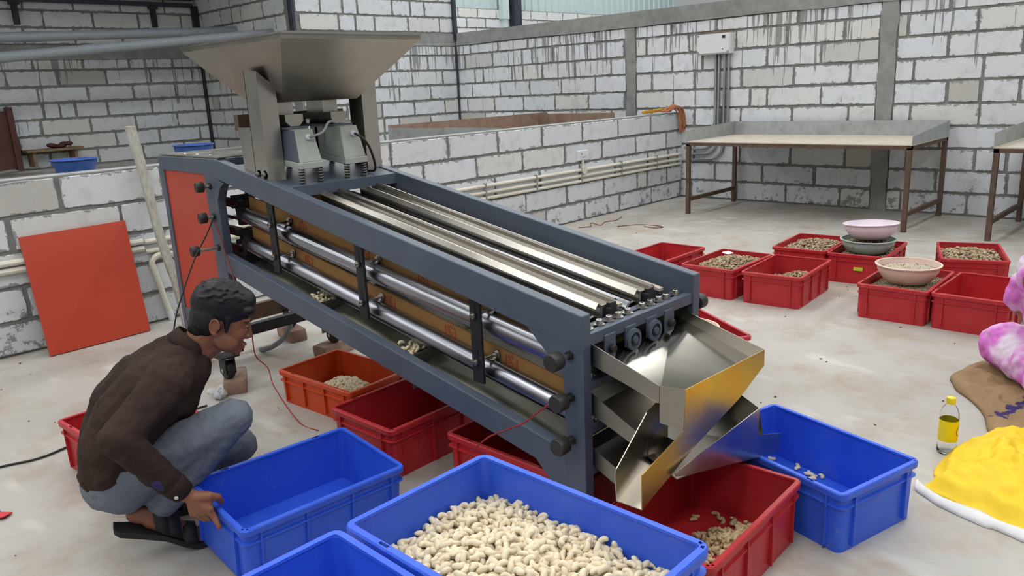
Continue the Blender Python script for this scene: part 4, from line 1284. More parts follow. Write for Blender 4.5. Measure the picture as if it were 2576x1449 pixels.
rg = random.Random(31)
for yc, lab in ((2.345, 'kernels caught on the lower pan edge inside the machine'), (2.965, 'kernels caught on the higher pan edge inside the machine')):
    it = []
    for i in range(70):
        x = 1.765 + .17 * rg.random(); y = yc + rg.uniform(-.035, .055)
        t = (x - 1.744) / .572
        z = .283 + .178 * (y - 1.5) + .125 * t ** 1.15 + .006 + .028 * rg.random()
        it.append((Vector((x, y, z)), nut_rot(rg, .6), rg.uniform(.85, 1.1)))
    nut_stuff('cashew_heap', it, 'cashew_cream', lab, seg=6, rings=6)

# ------------------------------------------------------------------ bowls and tubs
def bowl(name, mat, x, y, z, r, h, label, cat='bowl', foot=.55, lip=.012, tilt=(0, 0), fill=None, fill_mat='grit'):
    b = thing(name, (x, y, z), label, cat, rot=(radians(tilt[0]), radians(tilt[1]), 0))
    out = [(r * foot, 0), (r * .80, h * .30), (r * .93, h * .68), (r - lip, h - .006), (r, h - .008), (r + .001, h - .002), (r - .004, h), (r - lip, h - .001), (r * .93 - .004, h * .68), (r * .79 - .003, h * .31), (r * foot - .004, .004)]
    MB().lathe(out, seg=44).build('basin', mat, b, smooth='auto', angle=50)
    if fill:
        zz = h * fill
        rad = r * (.80 + .13 * (fill - .3) / .38) - .006
        mb = MB().lathe([(rad, zz), (rad * .8, zz + .010), (rad * .5, zz + .018), (rad * .15, zz + .022)], seg=30)
        o = mb.build('filling', fill_mat, b, smooth=True); o['kind'] = 'stuff'
        rg = random.Random(3)
        it = []
        for _ in range(260 if fill_mat != 'grit' else 500):
            a = rg.uniform(0, 2 * pi); q = rad * sqrt(rg.random())
            it.append((Vector((q * cos(a), q * sin(a), zz + .020 * (1 - (q / rad) ** 2) + rg.uniform(-.003, .004))), nut_rot(rg), (1.0 if fill_mat != 'grit' else .3) * rg.uniform(.8, 1.2)))
        s_ = nut_stuff('nut_filling', it, 'cashew_raw', 'contents of the bowl', seg=5, rings=5); s_.parent = b
        for k_ in ('label', 'category'):
            del s_[k_]
    return b
bowl('plastic_bowl', 'bowl_green', 5.75, 2.028, .165, .19, .108, 'pale green bowl of nuts standing in a red crate', fill=.62, fill_mat='nut_bed_dark')
bowl('plastic_bowl', 'bowl_pink', 5.75, 2.012, .272, .187, .115, 'pinkish white bowl stacked on the green bowl', tilt=(-3, 2))
bowl('plastic_basin', 'bowl_beige', 4.985, 1.512, .186, .186, .112, 'wide beige basin of grit resting on a red crate', 'basin', foot=.62, fill=.66)
bowl('plastic_basin', 'bowl_beige', 3.36, 2.06, .115, .165, .10, 'pale beige basin inside the red crate beside the steel chute', 'basin')
# a steel work table behind the low wall carries two tubs
wt_ = thing('work_table', (2.1, 6.6, 0), 'stainless work table behind the low wall carrying blue tubs', 'table', world_built=True)
MB().bb(.5, 3.9, 6.15, 7.1, .955, .985).build('table_top', 'stainless', wt_)
for xx in (.6, 3.8):
    for yy in (6.2, 7.05):
        MB().bb(xx - .02, xx + .02, yy - .02, yy + .02, 0, .955).build('leg', 'stainless_dull', wt_)
for xx, yy, s_ in ((1.25, 6.35, 0), (1.42, 6.45, 1)):
    o = MB().bar((xx - .3, yy, 1.0 + .012 * s_), (xx + .28, yy - .05, 1.045 - .03 * s_), .20, .012)
    tag(o.build('steel_strip', 'stainless' if s_ else 'stainless_dull'), ['dull steel strip lying beside the blue tub on the work table', 'shiny steel strip lying crosswise beside the blue tub on the work table'][s_], 'strip', 'steel strips')
for xx, yy, lab in ((1.94, 6.42, 'blue tub on the work table beside the steel strips'), (2.90, 6.52, 'blue tub on the work table behind the machine lid')):
    b = bowl('plastic_tub', 'tub_blue', xx, yy, .986, .165, .10 if xx < 2.5 else .125, lab, 'tub', foot=.8)
    if xx > 2.5:
        MB().bb(-.06, .05, -.162, -.150, .03, .07).build('printed_patch', 'door_red', b)

# ------------------------------------------------------------------ trestle tables with zinc trays
def tray_table(x0, x1, y0, y1, z, label, wall=.15, dusty='tray_dusty', front=True, inner='tray_zinc'):
    t = thing('tray_table', ((x0 + x1) / 2, (y0 + y1) / 2, 0), label, 'table', 'zinc tray tables on steel legs', world_built=True)
    for x in (x0 + .02, x1 - .02):
        for y in (y0 + .02, y1 - .02):
            MB().bb(x - .02, x + .02, y - .02, y + .02, 0, z - .03).build('leg', 'rusty_steel', t)
    for y in (y0 + .02, y1 - .02):
        MB().bb(x0 + .04, x1 - .04, y - .015, y + .015, .14, .18).build('stretcher', 'rusty_steel', t)
        MB().bb(x0, x1, y - .02, y + .02, z - .045, z - .01).build('apron', 'rusty_steel', t)
    for x in (x0 + .02, x1 - .02):
        MB().bb(x - .02, x + .02, y0, y1, z - .045, z - .01).build('apron', 'rusty_steel', t)
    MB().bb(x0 - .005, x1 + .005, y0 - .005, y1 + .005, z - .01, z).build('tray_floor', dusty, t)
    MB().bb(x1 - .0, x1 + .004, y0, y1, z, z + wall).build('tray_wall', inner, t)
    MB().prism([(x0, y1, z), (x1, y1, z), (x1, y1, z + wall), (x0, y1, z + wall * .8)], (0, .004, 0)).build('tray_wall', inner, t)
    MB().prism([(x0, y0, z), (x1, y0, z), (x1, y0, z + wall), (x0, y0, z + wall * .5)], (0, -.004, 0)).build('tray_wall', inner, t)
    if not front:
        MB().bb(x0 - .004, x0, y0, y1, z, z + wall).build('tray_wall', inner, t)
    return t
tray_table(7.47, 8.53, 2.32, 4.61, .79, 'long steel-legged table with zinc tray against the block wall')
tray_table(7.42, 8.53, -.4, 1.67, .785, 'second zinc tray table cut off by the picture edge')
tt = thing('tray_table', (6.95, 6.75, 0), 'rusty zinc tray table standing behind the low wall', 'table', 'zinc tray tables on steel legs', world_built=True)
for x in (5.6, 8.25):
    for y in (6.22, 7.3):
        MB().bb(x - .02, x + .02, y - .02, y + .02, 0, .86).build('leg', 'rusty_steel', tt)
MB().bb(5.55, 8.3, 6.18, 7.34, .86, .875).build('tray_floor', 'tray_rust', tt)
MB().bb(5.55, 8.3, 7.335, 7.34, .875, 1.09).build('tray_wall', 'tray_rust', tt)
MB().bb(8.295, 8.3, 6.18, 7.34, .875, 1.07).build('tray_wall', 'tray_rust', tt)
MB().bb(5.55, 5.555, 6.18, 7.34, .875, 1.06).build('tray_wall', 'tray_zinc', tt)
MB().prism([(5.40, 6.18, .875), (6.2, 6.18, .875), (6.22, 6.18, 1.02), (5.40, 6.18, 1.08)], (0, .005, 0)).build('tray_wall', 'tray_zinc', tt)

# ------------------------------------------------------------------ leaning sheet, stick, bricks, small things on the floor
tag(MB().prism([(1.224, 5.155, .002), (1.836, 5.19, .002), (1.850, 5.352, .722), (1.232, 5.352, .712)], (0.001, -.010, .004)).build('metal_sheet', 'red_paint', bevel=.002), 'flat orange-red painted sheet leaning against the low block wall', 'sheet')
mb = MB(); loops = []
for i in range(14):
    t = i / 13
    c_ = Vector((2.05, 5.10, 0)).lerp(Vector((1.975, 5.345, 1.32)), t)
    c_.x += .006 * sin(9 * t) + R.uniform(-.004, .004)
    w_ = .030 + R.uniform(-.004, .004)
    loops.append([c_ + Vector((a * w_, b * .018, 0)) for a, b in ((-1, -1), (1, -1), (1, 1), (-1, 1))])
tag(mb.loft(loops).build('wooden_stick', 'stick_wood', bevel=.005), 'weathered cement-stained wooden stick leaning on the low wall', 'stick')
def brick(x, y, yaw, label, z=0):
    mb = MB(); rg = random.Random(int(x * 100))
    loops = []
    for zz in (0, .012, .06, .072):
        k_ = .96 if zz in (0, .072) else 1
        lp = rrect(.23 * k_, .11 * k_, .012, zz, 2)
        loops.append([(a + rg.uniform(-.003, .003), b + rg.uniform(-.003, .003), c) for a, b, c in lp])
    o = mb.loft(loops).build('loose_brick', 'clay_brick', smooth='auto', angle=50)
    o.location = (x, y, z); o.rotation_euler = (0, 0, yaw)
    return tag(o, label, 'brick', 'loose bricks under the casters')
brick(1.70, 3.73, radians(62), 'worn clay brick under the caster beside the squatting man')
brick(2.33, 3.77, radians(10), 'clay brick under the caster behind the orange-red crate')
brick(1.722, 4.25, radians(80), 'clay brick under the caster below the red side panel')
brick(2.338, 4.25, radians(80), 'clay brick under the rearmost caster of the machine')
mb = MB(); rg = random.Random(2)
for i in range(6):
    mb.ellipsoid((1.57 + rg.uniform(-.05, .05), 3.66 + rg.uniform(-.05, .05), .022 + rg.uniform(-.002, .014)), (.034, .024, .014), Euler((rg.random(), rg.random(), rg.random() * 6)).to_matrix(), 9, 6)
tag(mb.build('plastic_bag', 'film_bag'), 'crumpled clear plastic bag beside the worn brick', 'bag')
tag(MB().tube(smoothed([(-.2, 3.88, .006), (.3, 3.74, .006), (.607, 3.668, .006), (.75, 3.625, .006), (.95, 3.66, .006), (1.3, 3.62, .006), (1.48, 3.6, .006)], 6), .005, 6).build('floor_cable', 'cable_black', smooth=True), 'black cable lying across the floor behind the squatting man', 'cable')
o = MB().prism([(.50, 3.235, .004), (.535, 3.19, .004), (.50, 3.16, .012), (.46, 3.2, .004)], (0, 0, .004)).build('paper_litter', 'paper_red'); tag(o, 'torn red and blue paper scrap on the floor at the picture edge', 'litter')
MB().prism([(.475, 3.24, .010), (.505, 3.22, .012), (.50, 3.255, .010), (.48, 3.27, .008)], (0, 0, .004)).build('blue_corner', 'paper_blue', o)
tag(MB().tube(smoothed([(6.20, 5.10, .005), (6.3, 5.02, .005), (6.36, 5.06, .03), (6.42, 4.98, .005), (6.60, 5.06, .005), (6.75, 5.02, .005), (6.95, 5.10, .005)], 6), .004, 5).build('loose_wire', 'wire_rust', smooth=True), 'curly rust-coloured wire on the floor at the foot of the low wall', 'wire')
tag(MB().tube(smoothed([(6.44, 4.78, .005), (6.62, 4.68, .005), (6.68, 4.5, .005), (6.64, 4.36, .005), (6.56, 4.40, .005), (6.58, 4.55, .005)], 6), .004, 5).build('loose_wire', 'wire_rust', smooth=True), 'looped rusty wire on the open floor before the long table', 'wire')
rg = random.Random(77)
mb = MB()
for i in range(170):
    x = rg.uniform(.3, 6.5); y = rg.uniform(.4, 5.2)
    s_ = rg.uniform(.0025, .007)
    mb.ellipsoid((x, y, s_ * .4), (s_ * rg.uniform(.8, 2), s_, s_ * .5), Matrix.Rotation(rg.uniform(0, 6), 3, 'Z'), 6, 4)
tag(mb.build('floor_litter', 'nut_bed_dark'), 'dark crumbs and grit scattered over the concrete floor', 'crumbs', kind='stuff')

# ------------------------------------------------------------------ bottle, sack, yellow sheet
b = thing('drink_bottle', (3.12, .755, 0), 'small clear drink bottle with yellow label and yellow cap on the floor', 'bottle')
MB().lathe([(.020, .004), (.030, .0), (.034, .006), (.034, .030), (.032, .042), (.033, .05), (.0335, .14), (.034, .150), (.033, .165), (.026, .185), (.015, .200), (.0135, .206), (.0135, .222), (.0125, .222), (.0125, .204), (.024, .184), (.031, .164), (.0315, .05), (.032, .03), (.032, .008), (.018, .006)], seg=28).build('bottle_body', 'clear', b, smooth=True)
MB().lathe([(.0342, .055), (.0345, .057), (.0345, .138), (.0342, .140)], seg=28, cap=False).build('label_sleeve', 'label_yellow', b, smooth=True)
def on_sleeve(name, mat, a0, a1, r0, r1, cz):
    mb = MB(); rows = []
    for i in range(13):
        t = radians(a0 + (a1 - a0) * i / 12)
        row = []
        for rr_ in (r0, r1):
            ang = radians(-78) + rr_ * cos(t) / .0345; row.append((.0349 * cos(ang), .0349 * sin(ang), cz + rr_ * sin(t)))
        rows.append(row)
    mb.loft(rows, closed=False, cap=False).build(name, mat, b, fix=False)
on_sleeve('logo_ring', 'label_red', 0, 360, .020, .024, .098)
on_sleeve('logo_patch', 'white_plastic', 0, 360, .001, .013, .102)
MB().lathe([(.0165, .204), (.0168, .206), (.0168, .224), (.0155, .228), (.004, .229)], seg=20).build('cap', 'cap_yellow', b, smooth='auto')

def draped(name, outline, mat, hfn, label, cat, n=46, thick=.006):
    """cloth-like thing filling a floor outline, with folds given by hfn(x,y,edge)"""
    poly = [Vector((p[0], p[1])) for p in smoothed([(a, b_, 0) for a, b_ in outline + outline[:1]], 6)][:-1]
    cx = sum(p.x for p in poly) / len(poly); cy = sum(p.y for p in poly) / len(poly)
    loops = []
    for i in range(n + 1):
        t = i / n
        loops.append([])
        for p in poly:
            x = cx + (p.x - cx) * (1 - t); y = cy + (p.y - cy) * (1 - t)
            loops[-1].append((x, y, thick + hfn(x, y, t)))
    mb = MB().loft(loops[:-1], cap=False)
    mb.f.append(tuple(range((n - 1) * len(poly), n * len(poly))))
    base = len(mb.v)
    mb.v += [(p.x, p.y, .001) for p in poly]
    m = len(poly)
    for i in range(m):
        mb.f.append((i, (i + 1) % m, base + (i + 1) % m, base + i))
    mb.f.append(tuple(range(base, base + m)))
    o = mb.build(name, mat, smooth=True)
    return tag(o, label, cat)
def fold(x, y, s, seed=0.0):
    return mnoise.fractal(Vector((x * s + seed, y * s, seed)), 1.0, 2.0, 3)
ys = draped('woven_sheet', [(2.77, .735), (2.86, .71), (2.90, .735), (3.0, .745), (3.22, .725), (3.45, .62), (3.62, .45), (3.62, .1), (3.1, .05), (2.70, .22), (2.66, .40), (2.715, .56)], 'yellow_sheet', lambda x, y, t: min(1, t * 6) * (.022 + .05 * max(0, fold(x, y, 6, 3.1)) + .06 * min(1, t * 1.4) + .016 * abs(fold(x, y, 11, 5.7)) + .012 * fold(x, y, 30, 1.7)), 'crumpled bright yellow woven sheet spread on the floor', 'sheet')
ws = MB(); rows = []
path = smoothed([(2.765, .752, 0), (2.70, .66, 0), (2.665, .52, 0), (2.64, .40, 0), (2.62, .25, 0), (2.66, .08, 0)], 8)
for i, p in enumerate(path):
    w_ = .028 + .014 * fold(p.x, p.y, 12, 8)
    rows.append([(p.x - w_, p.y - w_ * .3, .002), (p.x - w_ * .6, p.y, .012 + .012 * abs(fold(p.x, p.y, 20, 4))), (p.x + w_ * .4, p.y + w_ * .2, .022 + .012 * abs(fold(p.x, p.y, 18, 5))), (p.x + w_ * 1.6, p.y + w_ * .3, .012)])
o = ws.loft(rows, closed=False, cap=False).build('white_underside', 'white_sheet', ys, smooth=True)
o.modifiers.new('thick', 'SOLIDIFY').thickness = .003
sk = draped('burlap_sack', [(3.865, .935), (3.93, .965), (4.02, .945), (4.20, .90), (4.45, .76), (4.62, .45), (4.45, .15), (4.0, .10), (3.62, .30), (3.44, .54), (3.37, .64), (3.42, .685), (3.54, .725), (3.63, .77), (3.72, .835), (3.79, .90)], 'burlap', lambda x, y, t: (min(1, t * 5)) ** .5 * (.035 + .03 * fold(x, y, 5, 6.2) + .012 * fold(x, y, 18, 2.2)) + .02 * max(0, .12 - t), 'brown burlap sack spread flat on the floor under the seated person', 'sack', thick=.012)

# ------------------------------------------------------------------ people
def remesh(o, voxel, smooth_it=4, fac=.5, disp=None):
    m_ = o.modifiers.new('fuse', 'REMESH'); m_.mode = 'VOXEL'; m_.voxel_size = voxel; m_.use_smooth_shade = True
    s_ = o.modifiers.new('soft', 'SMOOTH'); s_.factor = fac; s_.iterations = smooth_it
    if disp:
        tx = bpy.data.textures.new('folds', 'CLOUDS'); tx.noise_scale = disp[1]; tx.noise_depth = 2
        d_ = o.modifiers.new('folds', 'DISPLACE'); d_.texture = tx; d_.strength = disp[0]; d_.mid_level = .5; d_.texture_coords = 'LOCAL'
        if len(disp) > 2:
            tx2 = bpy.data.textures.new('creases', 'CLOUDS'); tx2.noise_scale = disp[3]; tx2.noise_depth = 1
            d2 = o.modifiers.new('creases', 'DISPLACE'); d2.texture = tx2; d2.strength = disp[2]; d2.mid_level = .5; d2.texture_coords = 'LOCAL'
    return o

f_ = Vector((.947, -.320, 0)).normalized(); l_ = Vector((.320, .947, 0)).normalized()
def W(a, s, z):
    return f_ * a + l_ * (2.70 + s) + Vector((0, 0, z))
man = thing('person', W(0, 0, 0), 'squatting man in dark brown shirt and grey trousers holding a blue crate', 'person', world_built=True)

# head frame: face turned along +x, tipped forward
tilt = radians(18)
hx = f_ * cos(tilt) - Vector((0, 0, 1)) * sin(tilt)
hzv = f_ * sin(tilt) + Vector((0, 0, 1)) * cos(tilt)
hrot = Matrix((hx, l_, hzv)).transposed()
hc = W(.265, 0, .752)
def Hd(x, y, z): return hc + hrot @ Vector((x, y, z))
B = MB()
def E_(x, y, z, rx, ry, rz_, q=None): B.ellipsoid(Hd(x, y, z), (rx, ry, rz_), hrot @ q if q else hrot, 20, 14)
E_(-.012, 0, .025, .092, .073, .086)
E_(.032, 0, -.030, .058, .060, .080)
E_(.052, 0, -.040, .036, .036, .052)
E_(.036, 0, -.082, .046, .045, .038)
E_(.052, 0, -.092, .030, .030, .026)
E_(.064, 0, -.1185, .0175, .023, .0145)
E_(.058, 0, -.106, .024, .028, .020)
E_(.040, 0, -.104, .034, .036, .022)
for s in (-1, 1):
    E_(.045, s * .037, -.048, .034, .023, .032)
    E_(.068, s * .026, .002, .019, .030, .010)
    E_(.020, s * .050, -.080, .040, .013, .030)
    E_(.086, s * .0125, -.0625, .013, .0075, .0075)
    E_(.0765, s * .031, -.0205, .0095, .0165, .0055)
    E_(.0745, s * .031, -.0375, .0090, .0150, .0045)
    # ear: a rim bent round a thin shell
    ec = (-.030, s * .075, -.026)
    q = Matrix.Rotation(radians(-8), 3, 'Y') @ Matrix.Rotation(s * radians(24), 3, 'Z')
    E_(ec[0], ec[1], ec[2], .015, .0035, .024, q)
    prev = None
    for i in range(11):
        t = radians(-75 + 270 * i / 10)
        p = Vector(ec) + q @ Vector((-.0155 * cos(t), s * .005, .026 * sin(t)))
        w_ = Hd(*p)
        if prev is not None: B.capsule(prev, .0040, w_, .0040, 8, 3)
        prev = w_
    E_(ec[0] + .004, ec[1], ec[2] - .026, .008, .005, .009)
    E_(ec[0] + .013, ec[1] - s * .002, ec[2] - .006, .004, .004, .007)
B.capsule(Hd(.084, 0, -.010), .0080, Hd(.097, 0, -.052), .0105, 12, 5)
E_(.0985, 0, -.0575, .0115, .0120, .0095)
E_(.083, 0, -.0885, .0115, .021, .0062)
E_(.079, 0, -.1005, .0115, .018, .0068)
E_(.074, 0, -.0945, .0125, .022, .010)
# neck, trunk, arms and legs under the clothes: one continuous body
B.capsule(Hd(-.030, 0, -.055), .055, W(.150, 0, .645), .052)
B.capsule(Hd(.0, 0, -.085), .042, W(.165, 0, .640), .050)
B.capsule(W(.09, 0, .58), .055, W(-.09, 0, .36), .07)
B.capsule(W(-.09, 0, .36), .07, W(-.12, 0, .28), .08)
B.capsule(W(.145, 0, .64), .052, W(.09, 0, .58), .055)
sR, eR, wRi = W(.055, -.155, .600), W(-.100, -.290, .505), Vector((.820, 2.269, .289))
B.capsule(W(.07, -.03, .58), .045, sR, .038); B.capsule(sR, .038, eR, .032); B.capsule(eR, .032, wRi, .024)
sL, eL, wLi = W(.10, .155, .575), W(.04, .27, .385), W(.14, .16, .24)
B.capsule(W(.07, .03, .58), .045, sL, .038); B.capsule(sL, .038, eL, .032); B.capsule(eL, .036, wLi, .025)
hipR, knR, anR = W(-.10, -.085, .285), W(.238, -.130, .436), W(-.030, -.10, .165)
hipL, knL, anL = W(-.10, .085, .280), W(.275, .170, .205), W(.02, .17, .085)
for h_, k_, a_ in ((hipR, knR, anR), (hipL, knL, anL)):
    B.capsule(W(-.12, 0, .28), .09, h_, .08); B.capsule(h_, .075, k_, .048); B.capsule(k_, .046, a_, .034)
# feet (the near heel is raised)
B.capsule(W(-.095, -.10, .168), .030, W(-.02, -.10, .135), .036); B.capsule(W(-.05, -.10, .14), .036, W(.045, -.10, .052), .030)
for i, (dy, ln) in enumerate(((-.030, .095), (-.013, .102), (.004, .104), (.02, .10), (.036, .098))):
    B.capsule(W(.045, -.10 + dy * .8, .045), .015, W(ln, -.10 + dy, .033), .0115, 10, 4)
B.capsule(W(-.06, .17, .07), .032, W(.03, .17, .045), .032); B.capsule(W(.02, .17, .045), .030, W(.12, .17, .030), .020)
# near hand: back of the hand outward, fingers outside the crate wall, thumb hooked inside
def V(*p): return Vector(p)
palm = V(.846, 2.236, .262)
kI, kM, kR_, kP = V(.864, 2.205, .236), V(.855, 2.224, .224), V(.846, 2.244, .215), V(.838, 2.263, .212)
B.capsule(wRi, .0245, V(.838, 2.250, .272), .022, 14, 5)
for k_ in (kI, kM, kR_, kP):
    B.capsule(V(.836, 2.250, .275), .021, k_, .0145, 12, 5)
B.capsule(kI, .0110, V(.872, 2.196, .208), .0100, 12, 5); B.capsule(V(.872, 2.196, .208), .0100, V(.874, 2.176, .182), .0085, 12, 5)
for k_, m1, m2 in ((kM, V(.868, 2.222, .196), V(.879, 2.228, .200)), (kR_, V(.862, 2.243, .188), V(.879, 2.247, .192)), (kP, V(.856, 2.262, .190), V(.878, 2.264, .196))):
    B.capsule(k_, .0112, m1, .0105, 12, 5); B.capsule(m1, .0105, m2, .0090, 12, 5)
B.capsule(V(.843, 2.236, .276), .0210, V(.872, 2.210, .276), .0150, 12, 5); B.capsule(V(.872, 2.210, .276), .0140, V(.898, 2.208, .262), .0115, 12, 5); B.capsule(V(.898, 2.208, .262), .0110, V(.909, 2.216, .238), .0092, 12, 5)
B.capsule(V(.852, 2.228, .262), .017, V(.868, 2.212, .252), .013, 12, 5)
# far hand resting between the legs
hL = W(.18, .13, .215)
B.capsule(wLi, .023, hL, .024, 12, 5)
for i in range(4):
    k0 = hL + l_ * (.018 - .013 * i) + f_ * .015; k1 = k0 + f_ * .035 + V(0, 0, -.012); k2 = k1 + f_ * .014 + V(0, 0, -.024)
    B.capsule(k0, .0105, k1, .0095, 10, 4); B.capsule(k1, .0095, k2, .0085, 10, 4)
B.capsule(hL + l_ * .02, .012, hL + l_ * .035 + f_ * .03 + V(0, 0, -.02), .0095, 10, 4)
body = B.build('body', 'skin', man, smooth=True, fix=False)
remesh(body, .0034, 3, .45)

# hair, brows, eyes, lips
Hh = MB()
Hh.ellipsoid(Hd(-.010, 0, .040), (.101, .082, .082), hrot, 24, 16)
Hh.ellipsoid(Hd(-.045, 0, -.012), (.060, .074, .078), hrot, 24, 16)
Hh.ellipsoid(Hd(-.062, 0, -.050), (.040, .052, .048), hrot, 20, 12)
Hh.ellipsoid(Hd(.050, 0, .058), (.048, .064, .046), hrot, 20, 12)
Hh.ellipsoid(Hd(.062, -.012, .036), (.036, .060, .026), hrot, 20, 12)
for s in (-1, 1):
    Hh.capsule(Hd(.006, s * .0665, .006), .014, Hd(.010, s * .0645, -.042), .005, 10, 4)
rg = random.Random(21)
for i in range(190):
    a = rg.uniform(0, 2 * pi); t = rg.uniform(.0, 1.35)
    n_ = Vector((cos(a) * sin(t), sin(a) * sin(t), cos(t)))
    p = Vector((-.010, 0, .038)) + Vector((n_.x * .100, n_.y * .081, n_.z * .081))
    d_ = Vector((1, rg.uniform(-.4, .4), 0)); d_ = (d_ - n_ * d_.dot(n_)).normalized()
    Hh.capsule(Hd(*(p - n_ * .004)), .0058, Hd(*(p + d_ * rg.uniform(.02, .034) + n_ * .001)), .0034, 6, 2)
hair = Hh.build('hair', 'hair', man, smooth=True, fix=False)
remesh(hair, .0036, 2, .4)
for s in (-1, 1):
    E2 = MB().ellipsoid(Hd(.0745, s * .0310, -.0290), (.0100, .0125, .0080), hrot, 16, 10)
    ey = E2.build('eye', 'eye_white', man, smooth=True)
    MB().ellipsoid(Hd(.0815, s * .0310, -.0300), (.0042, .0070, .0062), hrot, 12, 8).build('iris', 'eye_dark', ey, smooth=True)
    mb = MB(); prev = None
    for i in range(6):
        t = i / 5
        p = Hd(.0860 - .009 * t * t, s * (.018 + .028 * t), -.0245 + .003 * sin(pi * t) - .003 * t)
        if prev is not None: mb.capsule(prev, .0018, p, .0018, 6, 2)
        prev = p
    mb.build('eyelash', 'brow_hair', ey, smooth=True)
    mb = MB(); prev = None
    for i in range(7):
        t = i / 6
        p = Hd(.0900 - .021 * t * t, s * (.012 + .042 * t), -.004 + .007 * sin(pi * t * .9) - .002 * t)
        if prev is not None: mb.capsule(prev, .0048 - .002 * t, p, .0048 - .0024 * t, 8, 2)
        prev = p
    mb.build('eyebrow', 'brow_hair', man, smooth=True)
mb = MB().ellipsoid(Hd(.0838, 0, -.0890), (.0120, .0185, .0050), hrot, 16, 8).ellipsoid(Hd(.0800, 0, -.1008), (.0120, .0165, .0052), hrot, 16, 8)
mb.build('lips', 'lip', man, smooth=True)

# shirt
S = MB()
for s in (-.072, .072):
    ch = [((-.140, s, .325), .098), ((-.115, s, .395), .110), ((-.065, s, .480), .114), ((.005, s, .550), .108), ((.080, s * .8, .610), .088)]
    for (p, r_), (q, r3) in zip(ch, ch[1:]): S.capsule(W(*p), r_, W(*q), r3)
S.capsule(W(-.10, 0, .36), .115, W(.03, 0, .55), .118)
S.capsule(W(.06, -.03, .52), .095, W(.125, -.02, .595), .080); S.capsule(W(.06, .03, .52), .095, W(.125, .02, .595), .080)
S.capsule(W(.0, 0, .42), .09, W(.07, 0, .50), .09)
S.capsule(W(.10, 0, .615), .080, W(.142, 0, .652), .062)
S.capsule(W(.10, -.045, .625), .062, W(.125, -.02, .645), .06); S.capsule(W(.10, .045, .625), .062, W(.125, .02, .645), .06)
S.capsule(W(.085, -.06, .610), .074, sR, .072); S.capsule(W(.09, .06, .605), .074, sL, .072)
S.capsule(sR, .067, eR, .055); S.capsule(eR, .056, eR.lerp(wRi, .55), .047); S.capsule(eR.lerp(wRi, .55), .047, eR.lerp(wRi, .88), .037)
S.capsule(sL, .066, eL, .054); S.capsule(eL, .055, eL.lerp(wLi, .85), .038)
for s in (-.09, 0, .09):
    S.capsule(W(-.165, s, .345), .062, W(-.198, s * 1.05, .300), .028)
S.capsule(W(-.14, -.13, .32), .06, W(-.115, -.155, .285), .025)
shirt = S.build('shirt', 'shirt_brown', man, smooth=True, fix=False)
remesh(shirt, .0065, 7, .5, (.016, .075, .006, .022))
# collar: a folded band standing round the neck
mb = MB(); rows = []
nc = W(.150, 0, .674); nax = (Hd(-.02, 0, -.04) - W(.12, 0, .61)).normalized()
nx_ = (f_ - nax * f_.dot(nax)).normalized(); ny_ = nax.cross(nx_)
for i in range(27):
    a = radians(22 + 316 * i / 26)
    d_ = nx_ * cos(a) + ny_ * sin(a)
    front = max(0, cos(a)) ** 2
    base = nc + nax * (-.008 - .055 * front)
    rows.append([base + d_ * .058, base + d_ * .059 + nax * .030, base + d_ * .063 + nax * .033, base + d_ * (.074 + .004 * front) + nax * (-.010 - .030 * front), base + d_ * .070 + nax * (-.012 - .030 * front)])
col_ = mb.loft(rows, closed=False, cap=False).build('collar', 'shirt_brown', shirt, smooth=True)
col_.modifiers.new('thick', 'SOLIDIFY').thickness = .004
# turned cuff and button
u_ = (wRi - eR).normalized()
cf = MB().tube([eR.lerp(wRi, .80), eR.lerp(wRi, .86), eR.lerp(wRi, 1.0), eR.lerp(wRi, 1.0) - u_ * .002], [.040, .041, .035, .028], 24, cap=False).build('cuff', 'shirt_brown', shirt, smooth=True)
cf.modifiers.new('thick', 'SOLIDIFY').thickness = .003
MB().tube([eR.lerp(wRi, .985), eR.lerp(wRi, 1.015)], [.0335, .030], 24, cap=False).build('cuff_lining', 'cuff_lining', shirt, smooth=True).modifiers.new('thick', 'SOLIDIFY').thickness = .002
vc = (Vector((0, 0, 1.45)) - wRi).normalized()
bn = (vc - u_ * vc.dot(u_)).normalized(); bn = (bn * .8 + u_.cross(bn) * .62).normalized()
pb = eR.lerp(wRi, .93) + bn * .039
MB().lathe([(.0055, -.002), (.0065, 0), (.005, .002), (.001, .001)], pb, 14, Vector((0, 0, 1)).rotation_difference(bn).to_matrix()).build('button', 'button', shirt, smooth=True)
pe = eR.lerp(wRi, .66)
bn2 = (vc - u_ * vc.dot(u_)).normalized(); bn2 = (bn2 * .72 + u_.cross(bn2) * .70).normalized()
MB().ellipsoid(pe + bn2 * .036, (.017, .030, .012), Matrix((bn2.cross(u_), u_, bn2)).transposed(), 16, 8).build('sleeve_opening', 'cuff_lining', shirt, smooth=True)

# trousers
T = MB()
T.capsule(W(-.115, -.075, .285), .110, W(-.115, .075, .28), .110)
T.capsule(W(-.155, -.06, .27), .085, W(-.155, .06, .27), .085)
T.capsule(hipR, .098, knR.lerp(hipR, .45), .082); T.capsule(knR.lerp(hipR, .45), .082, knR, .064)
T.capsule(knR, .064, knR.lerp(anR, .45), .062); T.capsule(knR.lerp(anR, .45), .062, knR.lerp(anR, .93), .050)
T.capsule(hipL, .098, knL.lerp(hipL, .45), .082); T.capsule(knL.lerp(hipL, .45), .082, knL, .064)
T.capsule(knL, .062, knL.lerp(anL, .45), .062); T.capsule(knL.lerp(anL, .45), .062, knL.lerp(anL, .92), .050)
trs = T.build('trousers', 'trouser_grey', man, smooth=True, fix=False)
remesh(trs, .0065, 7, .5, (.012, .06, .004, .02))

